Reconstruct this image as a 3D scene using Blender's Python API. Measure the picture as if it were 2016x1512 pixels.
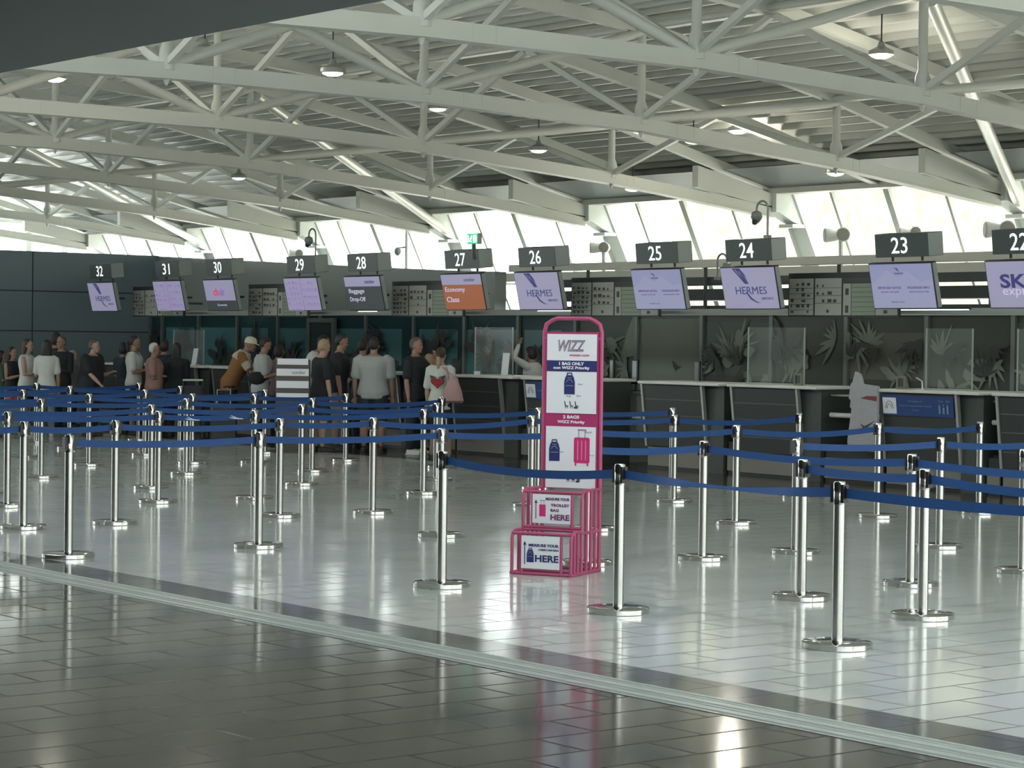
import bpy, bmesh, math, random
from mathutils import Vector, Matrix
C = bpy.context.scene
for o in list(bpy.data.objects): bpy.data.objects.remove(o)
col = C.collection
V = Vector
# ------------------------------------------------------------------ camera
F = 4480.0; CAM_H = 1.70
fw = V((-.785, .62, 0)).normalized()
pt = math.atan((756-668)/F); ra = .013
r0 = V((fw.y, -fw.x, 0))
f0 = fw*math.cos(pt) - V((0, 0, 1))*math.sin(pt)
u0 = r0.cross(f0)
cr = r0*math.cos(ra) + u0*math.sin(ra)
cu = u0*math.cos(ra) - r0*math.sin(ra)
CP = V((0, 0, CAM_H))
cam = bpy.data.objects.new('camera', bpy.data.cameras.new('camera'))
cam.data.sensor_width = 36; cam.data.lens = 36*F/2016
cam.data.clip_start = .1; cam.data.clip_end = 400
cam.matrix_world = Matrix(((cr.x, cu.x, -f0.x, CP.x), (cr.y, cu.y, -f0.y, CP.y), (cr.z, cu.z, -f0.z, CP.z), (0, 0, 0, 1)))
col.objects.link(cam); C.camera = cam
def ray(px, py): return f0 + cr*((px-1008)/F) - cu*((py-756)/F)
def onZ(px, py, z=0):
    d = ray(px, py); return CP + d*((z-CAM_H)/d.z)
def onY(px, py, Y):
    d = ray(px, py); return CP + d*(Y/d.y)
def onX(px, py, X):
    d = ray(px, py); return CP + d*(X/d.x)
def onD(px, py, D): return CP + ray(px, py)*D
# ------------------------------------------------------------------ world, sun, exposure
w = bpy.data.worlds.new('World'); C.world = w; w.use_nodes = True
bg = w.node_tree.nodes['Background']; bg.inputs[0].default_value = (.93, 1, .98, 1); bg.inputs[1].default_value = 4.0
sun = bpy.data.objects.new('sun', bpy.data.lights.new('sun', 'SUN')); col.objects.link(sun)
sun.data.energy = 11.0; sun.data.angle = math.radians(1.5); sun.data.color = (1, .97, .86)
sun.rotation_euler = (math.radians(38), 0, math.radians(-18))
C.view_settings.view_transform = 'Standard'; C.view_settings.look = 'None'
C.view_settings.gamma = 1; C.view_settings.use_curve_mapping = False
C.view_settings.exposure = 0.76
C.cycles.max_bounces = 9; C.cycles.diffuse_bounces = 5; C.cycles.glossy_bounces = 4; C.cycles.transmission_bounces = 6
C.cycles.use_adaptive_sampling = True
C.cycles.sample_clamp_indirect = 6; C.cycles.use_denoising = True
def area(name, loc, rot, sx, sy, e, color=(1, 1, 1)):
    l = bpy.data.lights.new(name, 'AREA'); l.shape = 'RECTANGLE'; l.size = sx; l.size_y = sy; l.energy = e; l.color = color
    o = bpy.data.objects.new(name, l); col.objects.link(o); o.location = loc; o.rotation_euler = rot; return o
# added fill panels at front and right, no glazing; daylight through far gable windows
area('front_fill_light', (-22, 7.1, 4.9), (math.radians(76), 0, 0), 56, 1.3, 1250, (.95, 1, .98))
area('right_fill_light', (12, -1, 1.9), (math.radians(90), 0, math.radians(90)), 24, 2.9, 480, (.93, 1, 1))
area('gable_daylight', (-52.4, 18, 4.05), (math.radians(90), 0, math.radians(-90)), 20, 1.3, 450, (.95, 1, .95))
# ------------------------------------------------------------------ materials
_m = {}
def mat(name, c, rough=.5, metal=0., spec=.5, noise=0., nscale=8., emit=0., coat=0., bump=0., bscale=60., alpha=1., trans=0., ior=1.45):
    if name in _m: return _m[name]
    m = bpy.data.materials.new(name); m.use_nodes = True; _m[name] = m
    nt = m.node_tree; b = nt.nodes['Principled BSDF']
    b.inputs['Base Color'].default_value = (*c, 1); b.inputs['Roughness'].default_value = rough
    b.inputs['Metallic'].default_value = metal; b.inputs['Specular IOR Level'].default_value = spec
    b.inputs['Coat Weight'].default_value = coat; b.inputs['IOR'].default_value = ior
    b.inputs['Alpha'].default_value = alpha; b.inputs['Transmission Weight'].default_value = trans
    if emit:
        b.inputs['Emission Color'].default_value = (*c, 1); b.inputs['Emission Strength'].default_value = emit
    tc = nt.nodes.new('ShaderNodeTexCoord')
    if noise:
        n = nt.nodes.new('ShaderNodeTexNoise'); n.inputs['Scale'].default_value = nscale; n.inputs['Detail'].default_value = 4
        nt.links.new(tc.outputs['Object'], n.inputs['Vector'])
        mr = nt.nodes.new('ShaderNodeMapRange'); mr.inputs[3].default_value = 1-noise; mr.inputs[4].default_value = 1+noise
        nt.links.new(n.outputs[0], mr.inputs[0])
        mx = nt.nodes.new('ShaderNodeVectorMath'); mx.operation = 'SCALE'; mx.inputs[0].default_value = c
        nt.links.new(mr.outputs[0], mx.inputs['Scale']); nt.links.new(mx.outputs[0], b.inputs['Base Color'])
    if bump:
        n = nt.nodes.new('ShaderNodeTexNoise'); n.inputs['Scale'].default_value = bscale
        nt.links.new(tc.outputs['Object'], n.inputs['Vector'])
        bp = nt.nodes.new('ShaderNodeBump'); bp.inputs['Strength'].default_value = bump; bp.inputs['Distance'].default_value = .02
        nt.links.new(n.outputs[0], bp.inputs['Height']); nt.links.new(bp.outputs[0], b.inputs['Normal'])
    return m
def tile_mat(name, c1, c2, mortar, rough, spec, bw, bh, off=(0, 0), msize=.006, coat=0., jf=.45):
    m = bpy.data.materials.new(name); m.use_nodes = True; nt = m.node_tree; b = nt.nodes['Principled BSDF']
    tc = nt.nodes.new('ShaderNodeTexCoord'); mp = nt.nodes.new('ShaderNodeMapping')
    mp.inputs['Rotation'].default_value = (0, 0, math.radians(90)); mp.inputs['Location'].default_value = (off[0], off[1], 0)
    br = nt.nodes.new('ShaderNodeTexBrick')
    br.inputs['Color1'].default_value = (*c1, 1); br.inputs['Color2'].default_value = (*c2, 1); br.inputs['Mortar'].default_value = (*mortar, 1)
    br.inputs['Scale'].default_value = 1; br.inputs['Mortar Size'].default_value = msize; br.inputs['Brick Width'].default_value = bw; br.inputs['Row Height'].default_value = bh
    br.inputs['Mortar Smooth'].default_value = .3
    nt.links.new(tc.outputs['Object'], mp.inputs[0]); nt.links.new(mp.outputs[0], br.inputs['Vector'])
    n = nt.nodes.new('ShaderNodeTexNoise'); n.inputs['Scale'].default_value = 1.3; n.inputs['Detail'].default_value = 5
    nt.links.new(tc.outputs['Object'], n.inputs['Vector'])
    mr = nt.nodes.new('ShaderNodeMapRange'); mr.inputs[3].default_value = .9; mr.inputs[4].default_value = 1.1; nt.links.new(n.outputs[0], mr.inputs[0])
    mx = nt.nodes.new('ShaderNodeVectorMath'); mx.operation = 'SCALE'
    nt.links.new(br.outputs['Color'], mx.inputs[0]); nt.links.new(mr.outputs[0], mx.inputs['Scale']); nt.links.new(mx.outputs[0], b.inputs['Base Color'])
    mr2 = nt.nodes.new('ShaderNodeMapRange'); mr2.inputs[3].default_value = rough*.7; mr2.inputs[4].default_value = rough*1.4
    nt.links.new(n.outputs[0], mr2.inputs[0])
    jr = nt.nodes.new('ShaderNodeMath'); jr.operation = 'MULTIPLY_ADD'; jr.inputs[1].default_value = .25   # joints are matt
    nt.links.new(br.outputs['Fac'], jr.inputs[0]); nt.links.new(mr2.outputs[0], jr.inputs[2]); nt.links.new(jr.outputs[0], b.inputs['Roughness'])
    js = nt.nodes.new('ShaderNodeMapRange'); js.inputs[3].default_value = spec; js.inputs[4].default_value = spec*jf
    nt.links.new(br.outputs['Fac'], js.inputs[0]); nt.links.new(js.outputs[0], b.inputs['Specular IOR Level'])
    b.inputs['Coat Weight'].default_value = coat; b.inputs['Coat Roughness'].default_value = rough
    bp = nt.nodes.new('ShaderNodeBump'); bp.inputs['Strength'].default_value = .12; bp.inputs['Distance'].default_value = .003; bp.invert = True
    nt.links.new(br.outputs['Fac'], bp.inputs['Height']); nt.links.new(bp.outputs[0], b.inputs['Normal'])
    return m
STEEL = mat('brushed_steel', (.47, .47, .45), .24, .97, noise=.06, nscale=3)
STEEL2 = mat('polished_steel', (.62, .62, .6), .1, 1, noise=.05)
ROOFW = mat('roof_paint', (.56, .57, .52), .45, noise=.05, nscale=2)
ROOFD = mat('roof_paint_tube', (.55, .56, .51), .4, noise=.05, nscale=2)
DECK = mat('deck_metal', (.74, .75, .69), .4, .1, noise=.10, nscale=.8)
PINK = mat('pink_paint', (.40, .07, .165), .35, noise=.05)
WHITE = mat('white_board', (.72, .74, .80), .45, noise=.02)
NAVY = mat('navy_print', (.025, .035, .14), .5)
PINKP = mat('pink_print', (.56, .03, .17), .5)
GREYP = mat('grey_print', (.30, .26, .30), .5)
BLACK = mat('black_plastic', (.012, .013, .014), .4)
DGREY = mat('dark_grey_panel', (.045, .052, .052), .42, noise=.08, nscale=2)
SIGNG = mat('sign_grey', (.055, .075, .072), .4, noise=.05)
SIGNS = mat('sign_side', (.30, .34, .32), .5)
TOPW = mat('counter_white', (.66, .66, .62), .3, noise=.03)
TRIMG = mat('aluminium_trim', (.42, .43, .41), .35, .7)
NUM = mat('lit_number', (.88, .95, .93), .4, emit=.55)
BELT = mat('blue_webbing', (.009, .058, .21), .6, noise=.12, nscale=20)
# ------------------------------------------------------------------ mesh builder
class MB:
    def __init__(s): s.v = []; s.f = []; s.mi = []; s.sm = []; s.cur = 0; s.smooth = False
    def add(s, vs, fs):
        b = len(s.v); s.v += [tuple(p) for p in vs]
        for f in fs: s.f.append([b+i for i in f]); s.mi.append(s.cur); s.sm.append(s.smooth)
        return s
    def box(s, x0, x1, y0, y1, z0, z1, M=None):
        p = [V((x, y, z)) for x in (x0, x1) for y in (y0, y1) for z in (z0, z1)]
        if M: p = [M @ q for q in p]
        return s.add(p, [(0, 1, 3, 2), (4, 6, 7, 5), (0, 4, 5, 1), (2, 3, 7, 6), (0, 2, 6, 4), (1, 5, 7, 3)])
    def beam(s, p, q, wd, h, up=V((0, 0, 1))):
        p = V(p); q = V(q); d = (q-p).normalized(); a = d.cross(up)
        if a.length < .01: a = d.cross(V((1, 0, 0)))
        a.normalize(); b = a.cross(d)
        P = [c + a*(i*wd/2) + b*(j*h/2) for c in (p, q) for i, j in ((-1, -1), (1, -1), (1, 1), (-1, 1))]
        return s.add(P, [(3, 2, 1, 0), (4, 5, 6, 7), (0, 1, 5, 4), (1, 2, 6, 5), (2, 3, 7, 6), (3, 0, 4, 7)])
    def rings(s, R, cap=True):
        n = len(R[0]); b = len(s.v); vs = [p for r in R for p in r]; fs = []
        for k in range(len(R)-1):
            for i in range(n):
                j = (i+1) % n; fs.append((k*n+i, k*n+j, (k+1)*n+j, (k+1)*n+i))
        if cap: fs.append(tuple(range(n-1, -1, -1))); fs.append(tuple((len(R)-1)*n+i for i in range(n)))
        s.smooth = True; s.add(vs, fs[:-2] if cap else fs); s.smooth = False
        if cap:
            for f in fs[-2:]: s.f.append([b+i for i in f]); s.mi.append(s.cur); s.sm.append(False)
        return s
    def tube(s, pts, r, n=10, cap=True, flat=1.0):
        pts = [V(p) for p in pts]; rr = r if isinstance(r, (list, tuple)) else [r]*len(pts)
        R = []; a = None
        for i, p in enumerate(pts):
            d = ((pts[min(i+1, len(pts)-1)]-pts[max(i-1, 0)])).normalized()
            if a is None:
                a = d.cross(V((0, 0, 1)))
                if a.length < .05: a = d.cross(V((0, 1, 0)))
            a = (a - d*a.dot(d)).normalized(); b = a.cross(d)
            R.append([p + a*(rr[i]*math.cos(2*math.pi*k/n)) + b*(rr[i]*flat*math.sin(2*math.pi*k/n)) for k in range(n)])
        return s.rings(R, cap)
    def lathe(s, prof, n=24, M=None, c=(0, 0)):
        R = []
        for r, z in prof:
            R.append([V((c[0]+r*math.cos(2*math.pi*k/n), c[1]+r*math.sin(2*math.pi*k/n), z)) for k in range(n)])
        if M: R = [[M @ p for p in q] for q in R]
        return s.rings(R)
    def ell(s, c, rx, ry, rz, n=14, m=9, M=None):
        R = []
        for j in range(m):
            t = math.pi*(j+.35)/(m-.3)
            R.append([V((c[0]+rx*math.sin(t)*math.cos(2*math.pi*k/n), c[1]+ry*math.sin(t)*math.sin(2*math.pi*k/n), c[2]-rz*math.cos(t))) for k in range(n)])
        if M: R = [[M @ p for p in q] for q in R]
        return s.rings(R)
    def prism(s, poly, f, t0, t1):
        """poly: list of 2D points; f(a, b, t) -> Vector"""
        n = len(poly); P = [f(a, b, t0) for a, b in poly] + [f(a, b, t1) for a, b in poly]
        fs = [tuple(range(n)), tuple(range(2*n-1, n-1, -1))] + [(i, n+i, n+(i+1) % n, (i+1) % n) for i in range(n)]
        return s.add(P, fs)
    def build(s, name, mats, parent=None, loc=None, bevel=0, kind=None):
        me = bpy.data.meshes.new(name); me.from_pydata(s.v, [], s.f); me.update()
        bm = bmesh.new(); bm.from_mesh(me); bmesh.ops.recalc_face_normals(bm, faces=bm.faces); bm.to_mesh(me); bm.free()
        for p, i, k in zip(me.polygons, s.mi, s.sm): p.material_index = i; p.use_smooth = k
        me.set_sharp_from_angle(angle=math.radians(38))
        for m in (mats if isinstance(mats, list) else [mats]): me.materials.append(m)
        o = bpy.data.objects.new(name, me); col.objects.link(o)
        if loc is not None: o.location = loc
        if parent: o.parent = parent
        if bevel:
            b = o.modifiers.new('bevel', 'BEVEL'); b.width = bevel; b.segments = 2; b.limit_method = 'ANGLE'
        if kind: o['kind'] = kind
        return o
def tag(o, label, cat, group=None, kind=None):
    o['label'] = label; o['category'] = cat
    if group: o['group'] = group
    if kind: o['kind'] = kind
    return o
def thing(name, label, cat, loc=(0, 0, 0), rz=0, group=None):
    o = bpy.data.objects.new(name, None); o.empty_display_size = .1; col.objects.link(o)
    o.location = loc; o.rotation_euler = (0, 0, rz); return tag(o, label, cat, group)
def relabel(o, label):
    o['label'] = label; return o
def dup(root, loc, rz=None, label=None):
    def cp(o, par):
        c = o.copy(); col.objects.link(c); c.parent = par
        for ch in [x for x in o.children]: cp(ch, c)
        return c
    r = cp(root, None); r.location = loc
    if rz is not None: r.rotation_euler = (0, 0, rz)
    if label: r['label'] = label
    return r
_tc = {}
def glyphs(txt, bold=0., shear=0., outline=0.):
    k = (txt, bold, shear, outline)
    if k in _tc: return _tc[k]
    cu_ = bpy.data.curves.new('t', 'FONT'); cu_.body = txt; cu_.size = 1; cu_.offset = bold; cu_.shear = shear; cu_.resolution_u = 3
    if outline: cu_.fill_mode = 'NONE'; cu_.bevel_depth = outline; cu_.bevel_resolution = 0
    else: cu_.extrude = .01
    o = bpy.data.objects.new('t', cu_); col.objects.link(o)
    bpy.context.view_layer.update()
    dg = bpy.context.evaluated_depsgraph_get(); me = bpy.data.meshes.new_from_object(o.evaluated_get(dg))
    vs = [v.co.copy() for v in me.vertices]; fs = [tuple(p.vertices) for p in me.polygons]
    bpy.data.objects.remove(o); bpy.data.curves.remove(cu_); bpy.data.meshes.remove(me)
    x0 = min(v.x for v in vs); x1 = max(v.x for v in vs); y0 = min(v.y for v in vs); y1 = max(v.y for v in vs)
    _tc[k] = (vs, fs, x0, x1, y0, y1); return _tc[k]
def text(mb, txt, cx, cz, h, wd=None, y=0., bold=0., shear=0., align='c', outline=0., M=None):
    """lettering in the local XZ plane facing -Y"""
    vs, fs, x0, x1, y0, y1 = glyphs(txt, bold, shear, outline)
    sy = h/(y1-y0); sx = (wd/(x1-x0)) if wd else sy
    ox = cx - (x0+x1)/2*sx if align == 'c' else (cx - x0*sx if align == 'l' else cx - x1*sx)
    P = [V((ox+v.x*sx, y-(v.z)*.1, cz+(v.y-(y0+y1)/2)*sy)) for v in vs]
    if M: P = [M @ p for p in P]
    mb.add(P, fs)
XZ = lambda a, b, t: V((a, t, b))
# ------------------------------------------------------------------ floor
def slab(name, x0, x1, y0, y1, z0, z1, m, kind='structure'):
    return MB().box(x0, x1, y0, y1, z0, z1).build(name, m, kind=kind)
LIGHTT = tile_mat('light_tiles', (.60, .635, .63), (.57, .605, .60), (.17, .175, .17), .11, .55, .67, .325, (.05, .04), .008, .0, .05)
GREYT = tile_mat('grey_tiles', (.110, .107, .095), (.092, .090, .079), (.028, .028, .026), .10, .55, .67, .325, (.05, .025), .010)
STRIPT = tile_mat('dark_strip_tiles', (.085, .092, .094), (.078, .086, .088), (.03, .03, .03), .12, .45, .67, .325, (.05, .025), .004)
BACKT = tile_mat('dark_back_tiles', (.05, .05, .048), (.045, .045, .044), (.03, .03, .03), .16, .5, .67, .325)
slab('floor', -62, 8, 7.86, 18.65, -.2, 0, LIGHTT)
slab('floor', -62, 14, -14, 7.18, -.2, 0, GREYT)
slab('floor', -62, 14, 7.50, 7.86, -.2, 0, STRIPT)
slab('floor', -62, 8, 18.65, 28.4, -.2, 0, BACKT)
m = MB()
m.box(-62, 14, 7.18, 7.50, -.2, -.004)
for a, b in ((7.18, 7.20), (7.235, 7.285), (7.31, 7.325), (7.36, 7.41), (7.43, 7.445), (7.475, 7.50)): m.box(-62, 14, a, b, -.004, .003)
m.build('trim_1', mat('expansion_joint_metal', (.80, .85, .86), .34, .6, noise=.08), kind='structure')
# ------------------------------------------------------------------ near soffit
SOF = mat('soffit_grey', (.17, .20, .205), .6, noise=.04)
slab('ceiling', -62, 14, -14, 7.0, 3.5, 4.0, SOF)
slab('wall_front', -62, 14, 6.7, 7.0, 4.0, 5.9, SOF)
WL = mat('wall_light', (.50, .50, .47), .6, noise=.04)
slab('wall_front', -62, 14, -14.3, -14, 0, 4, WL); slab('wall_right', 14, 14.3, -14, 32, 0, 6.5, WL)
# ------------------------------------------------------------------ roof
S = 4.8
TX = lambda k: -(3.63+(k-1))*S
ROWS = [('E', 9.1, 4.55, 5.45), ('D', 12.62, 4.63, 5.86), ('C', 16.14, 4.63, 6.04), ('B', 19.63, 4.51, 5.77), ('A', 23.27, 4.24, 5.12)]
YH = 26.75
ZB = [(5.6, 4.35)] + [(r[1], r[2]) for r in ROWS] + [(25.0, 4.06), (YH, 3.87)]
ZT = [(5.6, 4.9)] + [(r[1], r[3]) for r in ROWS] + [(YH, 4.28)]
def lin(T, y):
    for (a, b), (c, d) in zip(T, T[1:]):
        if y <= c: return b + (d-b)*(y-a)/(c-a)
    return T[-1][1]
def smoothT(T, y):
    return lin(T, y)
ORD = ['first', 'second', 'third', 'fourth', 'fifth', 'sixth', 'seventh', 'eighth', 'ninth', 'tenth', 'eleventh', 'twelfth']
BRK = mat('bracket_white', (.62, .66, .64), .45, noise=.04)
for n_, k in enumerate(range(-1, 9)):
    x = TX(k)
    t = thing('roof_truss', 'white steel roof truss running toward the window wall, %s from the right' % ORD[n_], 'roof truss', (x, 9.1, 0), 0, 'white steel roof trusses')
    L = lambda X_, Y_, Z_: V((X_-x, Y_-9.1, Z_))
    m = MB()
    for (a, b), (c, d) in zip(ZB, ZB[1:]):
        m.beam(L(x, a, b), L(x, c, d), .13, .17)
        m.beam(L(x, a, b-.09), L(x, c, d-.09), .19, .018)
    m.build('bottom_chord', ROOFW, t)
    for (a, b), (c, d) in zip(ZB[1:-2], ZB[2:]):   # splice plates
        q = .3
        for q in (.16, .24):
            yy = a+(c-a)*q; zz = b+(d-b)*q
            MB().box(-.068, .068, yy-9.1-.006, yy-9.1+.006, zz-.088, zz+.088).build('splice_plate', ROOFD, t)
    m = MB()
    for (a, b), (c, d) in zip(ZT, ZT[1:]): m.beam(L(x, a, b), L(x, c, d), .10, .16)
    m.build('top_chord', ROOFW, t)
    m = MB()
    for (a, b), (c, d) in zip(ZT, ZT[1:]):
        m.beam(L(x-S/2, a, b), L(x-S/2, c, d), .10, .16); m.beam(L(x-S/2, a, b-.085), L(x-S/2, c, d-.085), .15, .014)
    m.build('intermediate_rafter', ROOFW, t)
    for nm, y, zb, zt in ROWS:
        MB().tube([L(x, y, zb), L(x, y, zb+.22), L(x, y, zb+.3), L(x, y, zt)], [.095, .085, .055, .055], 10).build('post', ROOFD, t)
        for sx in (-.5, .5):
            p = L(x, y, zb+.06); q = L(x+sx*S, y, zt-.08); d = (q-p).normalized()
            MB().beam(p+d*.06, q-d*.03, .075, .075).build('web_diagonal', ROOFD, t)
        MB().lathe([(.012, zb-.17), (.03, zb-.12), (.055, zb-.06), (.055, zb+.03)], 10, c=(0, y-9.1)).build('node_cap', ROOFD, t)
    for (na, ya, zba, zta), (nb, yb, zbb, ztb) in zip(ROWS[1:], ROWS[2:]):
        MB().tube([L(x, ya, zba+.05), L(x, yb, ztb-.06)], .062, 10).build('brace_tube', ROOFD, t)
    MB().tube([L(x, 16.14, 4.66), L(x, 12.62, 5.84)], .062, 10).build('brace_tube', ROOFD, t)
    # deep haunch box at the window end
    fin = [(25.05, 4.19), (YH, 3.93), (YH, 4.16), (25.05, 4.54)]
    m = MB(); m.prism([(a-9.1, b) for a, b in fin], lambda a, b, q: V((q, a, b)), -.065, .065); m.build('haunch_box', ROOFW, t)
    # end bracket: white shoe and slanting column that follows the glazing
    m = MB()
    m.prism([(YH-9.1, 4.2), (27.5-9.1, 4.2), (27.65-9.1, 3.86), (27.5-9.1, 3.62), (27.15-9.1, 3.72), (YH-9.1, 3.9)], lambda a, b, q: V((q, a, b)), -.13, .13)
    m.box(-.16, .16, 27.12-9.1, 27.42-9.1, 3.62, 3.68); m.box(-.16, .16, YH-9.1-.02, YH-9.1+.03, 3.86, 4.22)
    m.build('end_bracket', BRK, t)
    m = MB(); m.prism([(27.05-9.1, 4.3), (27.4-9.1, 4.3), (28.75-9.1, 1.9), (28.35-9.1, 1.9)], lambda a, b, q: V((q, a, b)), -.17, .17); m.build('inclined_column', BRK, t)
    if k in (2, 5, 7):
        MB().tube([L(x+S, 19.75, 5.62), L(x, 27.25, 3.82)], .085, 14).build('drain_strut', mat('silver_strut', (.66, .67, .62), .3, .25), t)
# cross tubes along the hall (purlins)
for i, (nm, y, zb, zt) in enumerate(ROWS):
    m = MB(); m.beam(V((-52, y, zt+.0)), V((4, y, zt+.0)), .16, .10); m.tube([V((-52, y-.12, zt-.02)), V((4, y-.12, zt-.02))], .045, 8)
    m.build('trim_%d' % (i+2), ROOFD, kind='structure')
# head beam above the clerestory
m = MB(); m.box(-52, 4, YH-.06, YH+.25, 4.16, 4.30); m.box(-52, 4, YH+.25, YH+.6, 4.22, 4.30); m.build('trim_7', ROOFW, kind='structure')
m = MB(); m.add([(-52, 25.6, 4.50), (4, 25.6, 4.50), (4, YH, 4.24), (-52, YH, 4.24)], [(0, 1, 2, 3)]); m.build('trim_8', mat('eave_soffit', (.20, .23, .23), .5, noise=.05), kind='structure')
# corrugated deck
prof = []
y = 6.9; ph = 0
while y < YH+.6:
    z = smoothT(ZT, y)+.13
    prof += [(y, z), (y+.10, z), (y+.15, z+.065), (y+.25, z+.065)]
    y += .30
m = MB(); m.smooth = False
P = [V((X_, a, b)) for a, b in prof for X_ in (-52, 4)]
m.add(P, [(2*i, 2*i+1, 2*i+3, 2*i+2) for i in range(len(prof)-1)])
o = m.build('ceiling', DECK, kind='structure'); 
so = o.modifiers.new('solid', 'SOLIDIFY'); so.thickness = .02; so.offset = 1
# lamps under the roof
LG = mat('pendant_glow_white', (1, .98, .88), .5, emit=9); LD = mat('pendant_dim', (.85, .88, .84), .5, emit=.9)
lamps = [(1735, 108, 20.6, 1, 'near the top right corner'), (1453, 258, 23.9, 1, 'above the gap between signs 25 and 24'), (403, 103, 14.2, 1, 'brightest, near the dark soffit at upper left'), (108, 155, 14.2, 1, 'leftmost, close under the soffit edge'),
         (862, 214, 20.4, 0, 'above sign 27'), (1645, 341, 24.8, 0, 'low over sign 24, nearest the windows'), (1262, 258, 22.4, 0, 'high above sign 25'), (1245, 372, 25.4, 0, 'low, between the signs 26 and 25'), (1365, 278, 23.2, 0, 'left of the lit lamp over sign 24'), (655, 143, 15.2, 0, 'high above sign 29'), (470, 350, 23.0, 0, 'above sign 30'), (1060, 296, 22.8, 0, 'high above sign 26')]
for px, py, Y, lit, wh in lamps:
    p = onY(px, py, Y); zt = smoothT(ZT, Y)+.1
    t = thing('pendant_lamp', 'small round high-bay lamp hanging from the roof, %s' % wh, 'lamp', p, 0, 'high-bay lamps under the roof')
    MB().lathe([(.03, .16), (.05, .10), (.15, .05), (.155, .0), (.14, -.005), (.02, .06)], 20).build('lamp_shade', mat('lamp_housing', (.32, .33, .31), .4, .4), t)
    MB().lathe([(.001, .02), (.13, .004), (.12, -.02), (.07, -.04), (.001, -.05)], 20).build('lens', LG if lit else LD, t)
    MB().tube([V((0, 0, .14)), V((0, 0, max(.2, zt-p.z)))], .010, 6).build('hanger_rod', DGREY, t)
    if lit:
        l = bpy.data.lights.new('lamp_light', 'POINT'); l.energy = 25; l.color = (1, .95, .8); l.shadow_soft_size = .12
        o = bpy.data.objects.new('lamp_light', l); col.objects.link(o); o.location = (p.x, p.y, p.z-.15)
# ------------------------------------------------------------------ clerestory glazing (leans in at the top)
FR = mat('window_frame', (.52, .55, .52), .45)
GL = mat('window_glass', (.9, .96, .93), .02, spec=.5, alpha=.12)
def gz(q): return V((0, 27.08+.5*(4.22-q), q))
x = 3.0; n = 0
m = MB(); g = MB()
xs = [4-1.2*i for i in range(47)]
for i, xx in enumerate(xs):
    if xx < -51: break
    m.beam(V((xx, 27.1, 4.24)), V((xx, 28.28, 1.9)), .05 if i % 4 else .11, .07)
m.beam(V((-51, 27.82, 2.80)), V((4, 27.82, 2.80)), .06, .05)
m.build('window_1', FR, kind='structure')
g.add([(-51, 27.14, 4.24), (4, 27.14, 4.24), (4, 28.32, 1.9), (-51, 28.32, 1.9)], [(0, 1, 2, 3)])
o = g.build('window_2', GL, kind='structure')
CONC = bpy.data.materials.new('outer_concrete'); CONC.use_nodes = True
nt = CONC.node_tree; b = nt.nodes['Principled BSDF']; b.inputs['Roughness'].default_value = .9
tc = nt.nodes.new('ShaderNodeTexCoord'); n1 = nt.nodes.new('ShaderNodeTexNoise'); n1.inputs['Scale'].default_value = 3.0; n1.inputs['Detail'].default_value = 8
cr_ = nt.nodes.new('ShaderNodeValToRGB'); cr_.color_ramp.elements[0].position = .3; cr_.color_ramp.elements[0].color = (.125, .112, .075, 1)
cr_.color_ramp.elements[1].position = .6; cr_.color_ramp.elements[1].color = (.165, .162, .128, 1)
nt.links.new(tc.outputs['Object'], n1.inputs['Vector']); nt.links.new(n1.outputs[0], cr_.inputs[0]); nt.links.new(cr_.outputs[0], b.inputs['Base Color'])
slab('floor', -70, 20, 28.4, 46, -.2, -.01, mat('outer_bounce_ground', (.74, .72, .66), .9, noise=.08))  # unseen outside ground, added pale to bounce sunlight up to the roof deck
m = MB(); m.box(-44, 10, 40, 40.3, -.2, 11)
m.build('wall_outer', CONC, kind='structure')
# ------------------------------------------------------------------ back walls
PANEL = mat('wall_panel_grey', (.17, .225, .26), .38, .2, noise=.1, nscale=.6)
PANEL2 = mat('wall_band_grey', (.24, .27, .26), .5, noise=.06, nscale=1)
m = MB()
m.box(-42.8, -42.5, 12.0, 24.0, 0, 3.37)
m.build('wall_left', PANEL, kind='structure')
m = MB()
for z in (.95, 1.745, 2.56): m.box(-42.502, -42.497, 12.0, 24.0, z-.012, z+.012)
for yy in (15.1, 18.1, 21.08): m.box(-42.502, -42.496, yy-.012, yy+.012, 0, 3.37)
m.build('trim_9', mat('panel_joint', (.03, .04, .045), .6), kind='structure')
m = MB(); pts = [(-42.8, 3.37), (-38.6, 3.18), (-35.1, 3.02), (-32.2, 2.9), (-30.9, 2.86), (-30.9, 2.12), (-42.8, 2.12)]
m.prism(pts[::-1], XZ, 24.0, 24.25); m.build('wall_back', PANEL2, kind='structure')
m = MB(); m.box(-42.8, 2, 26.9, 27.7, 2.80, 2.96); m.box(-30.9, 2, 24.3, 24.5, 2.86, 2.98); m.build('trim_10', mat('sill_beige', (.48, .48, .42), .5, noise=.05), kind='structure')
# far gable with window band
m = MB(); m.box(-52.2, -52.0, 4, 28.4, 0, 3.4); m.build('wall_far', PANEL, kind='structure')
m = MB()
yy = 8.0
while yy < 28.5:
    m.box(-52.15, -51.9, yy-.07, yy+.07, 3.4, 4.8); yy += .98
m.box(-52.15, -51.9, 7, 28.5, 4.42, 4.50)
m.build('window_3', FR, kind='structure')
slab('wall_far', -52.2, -52.0, 4, 28.4, 4.75, 6.4, ROOFW)
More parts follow.
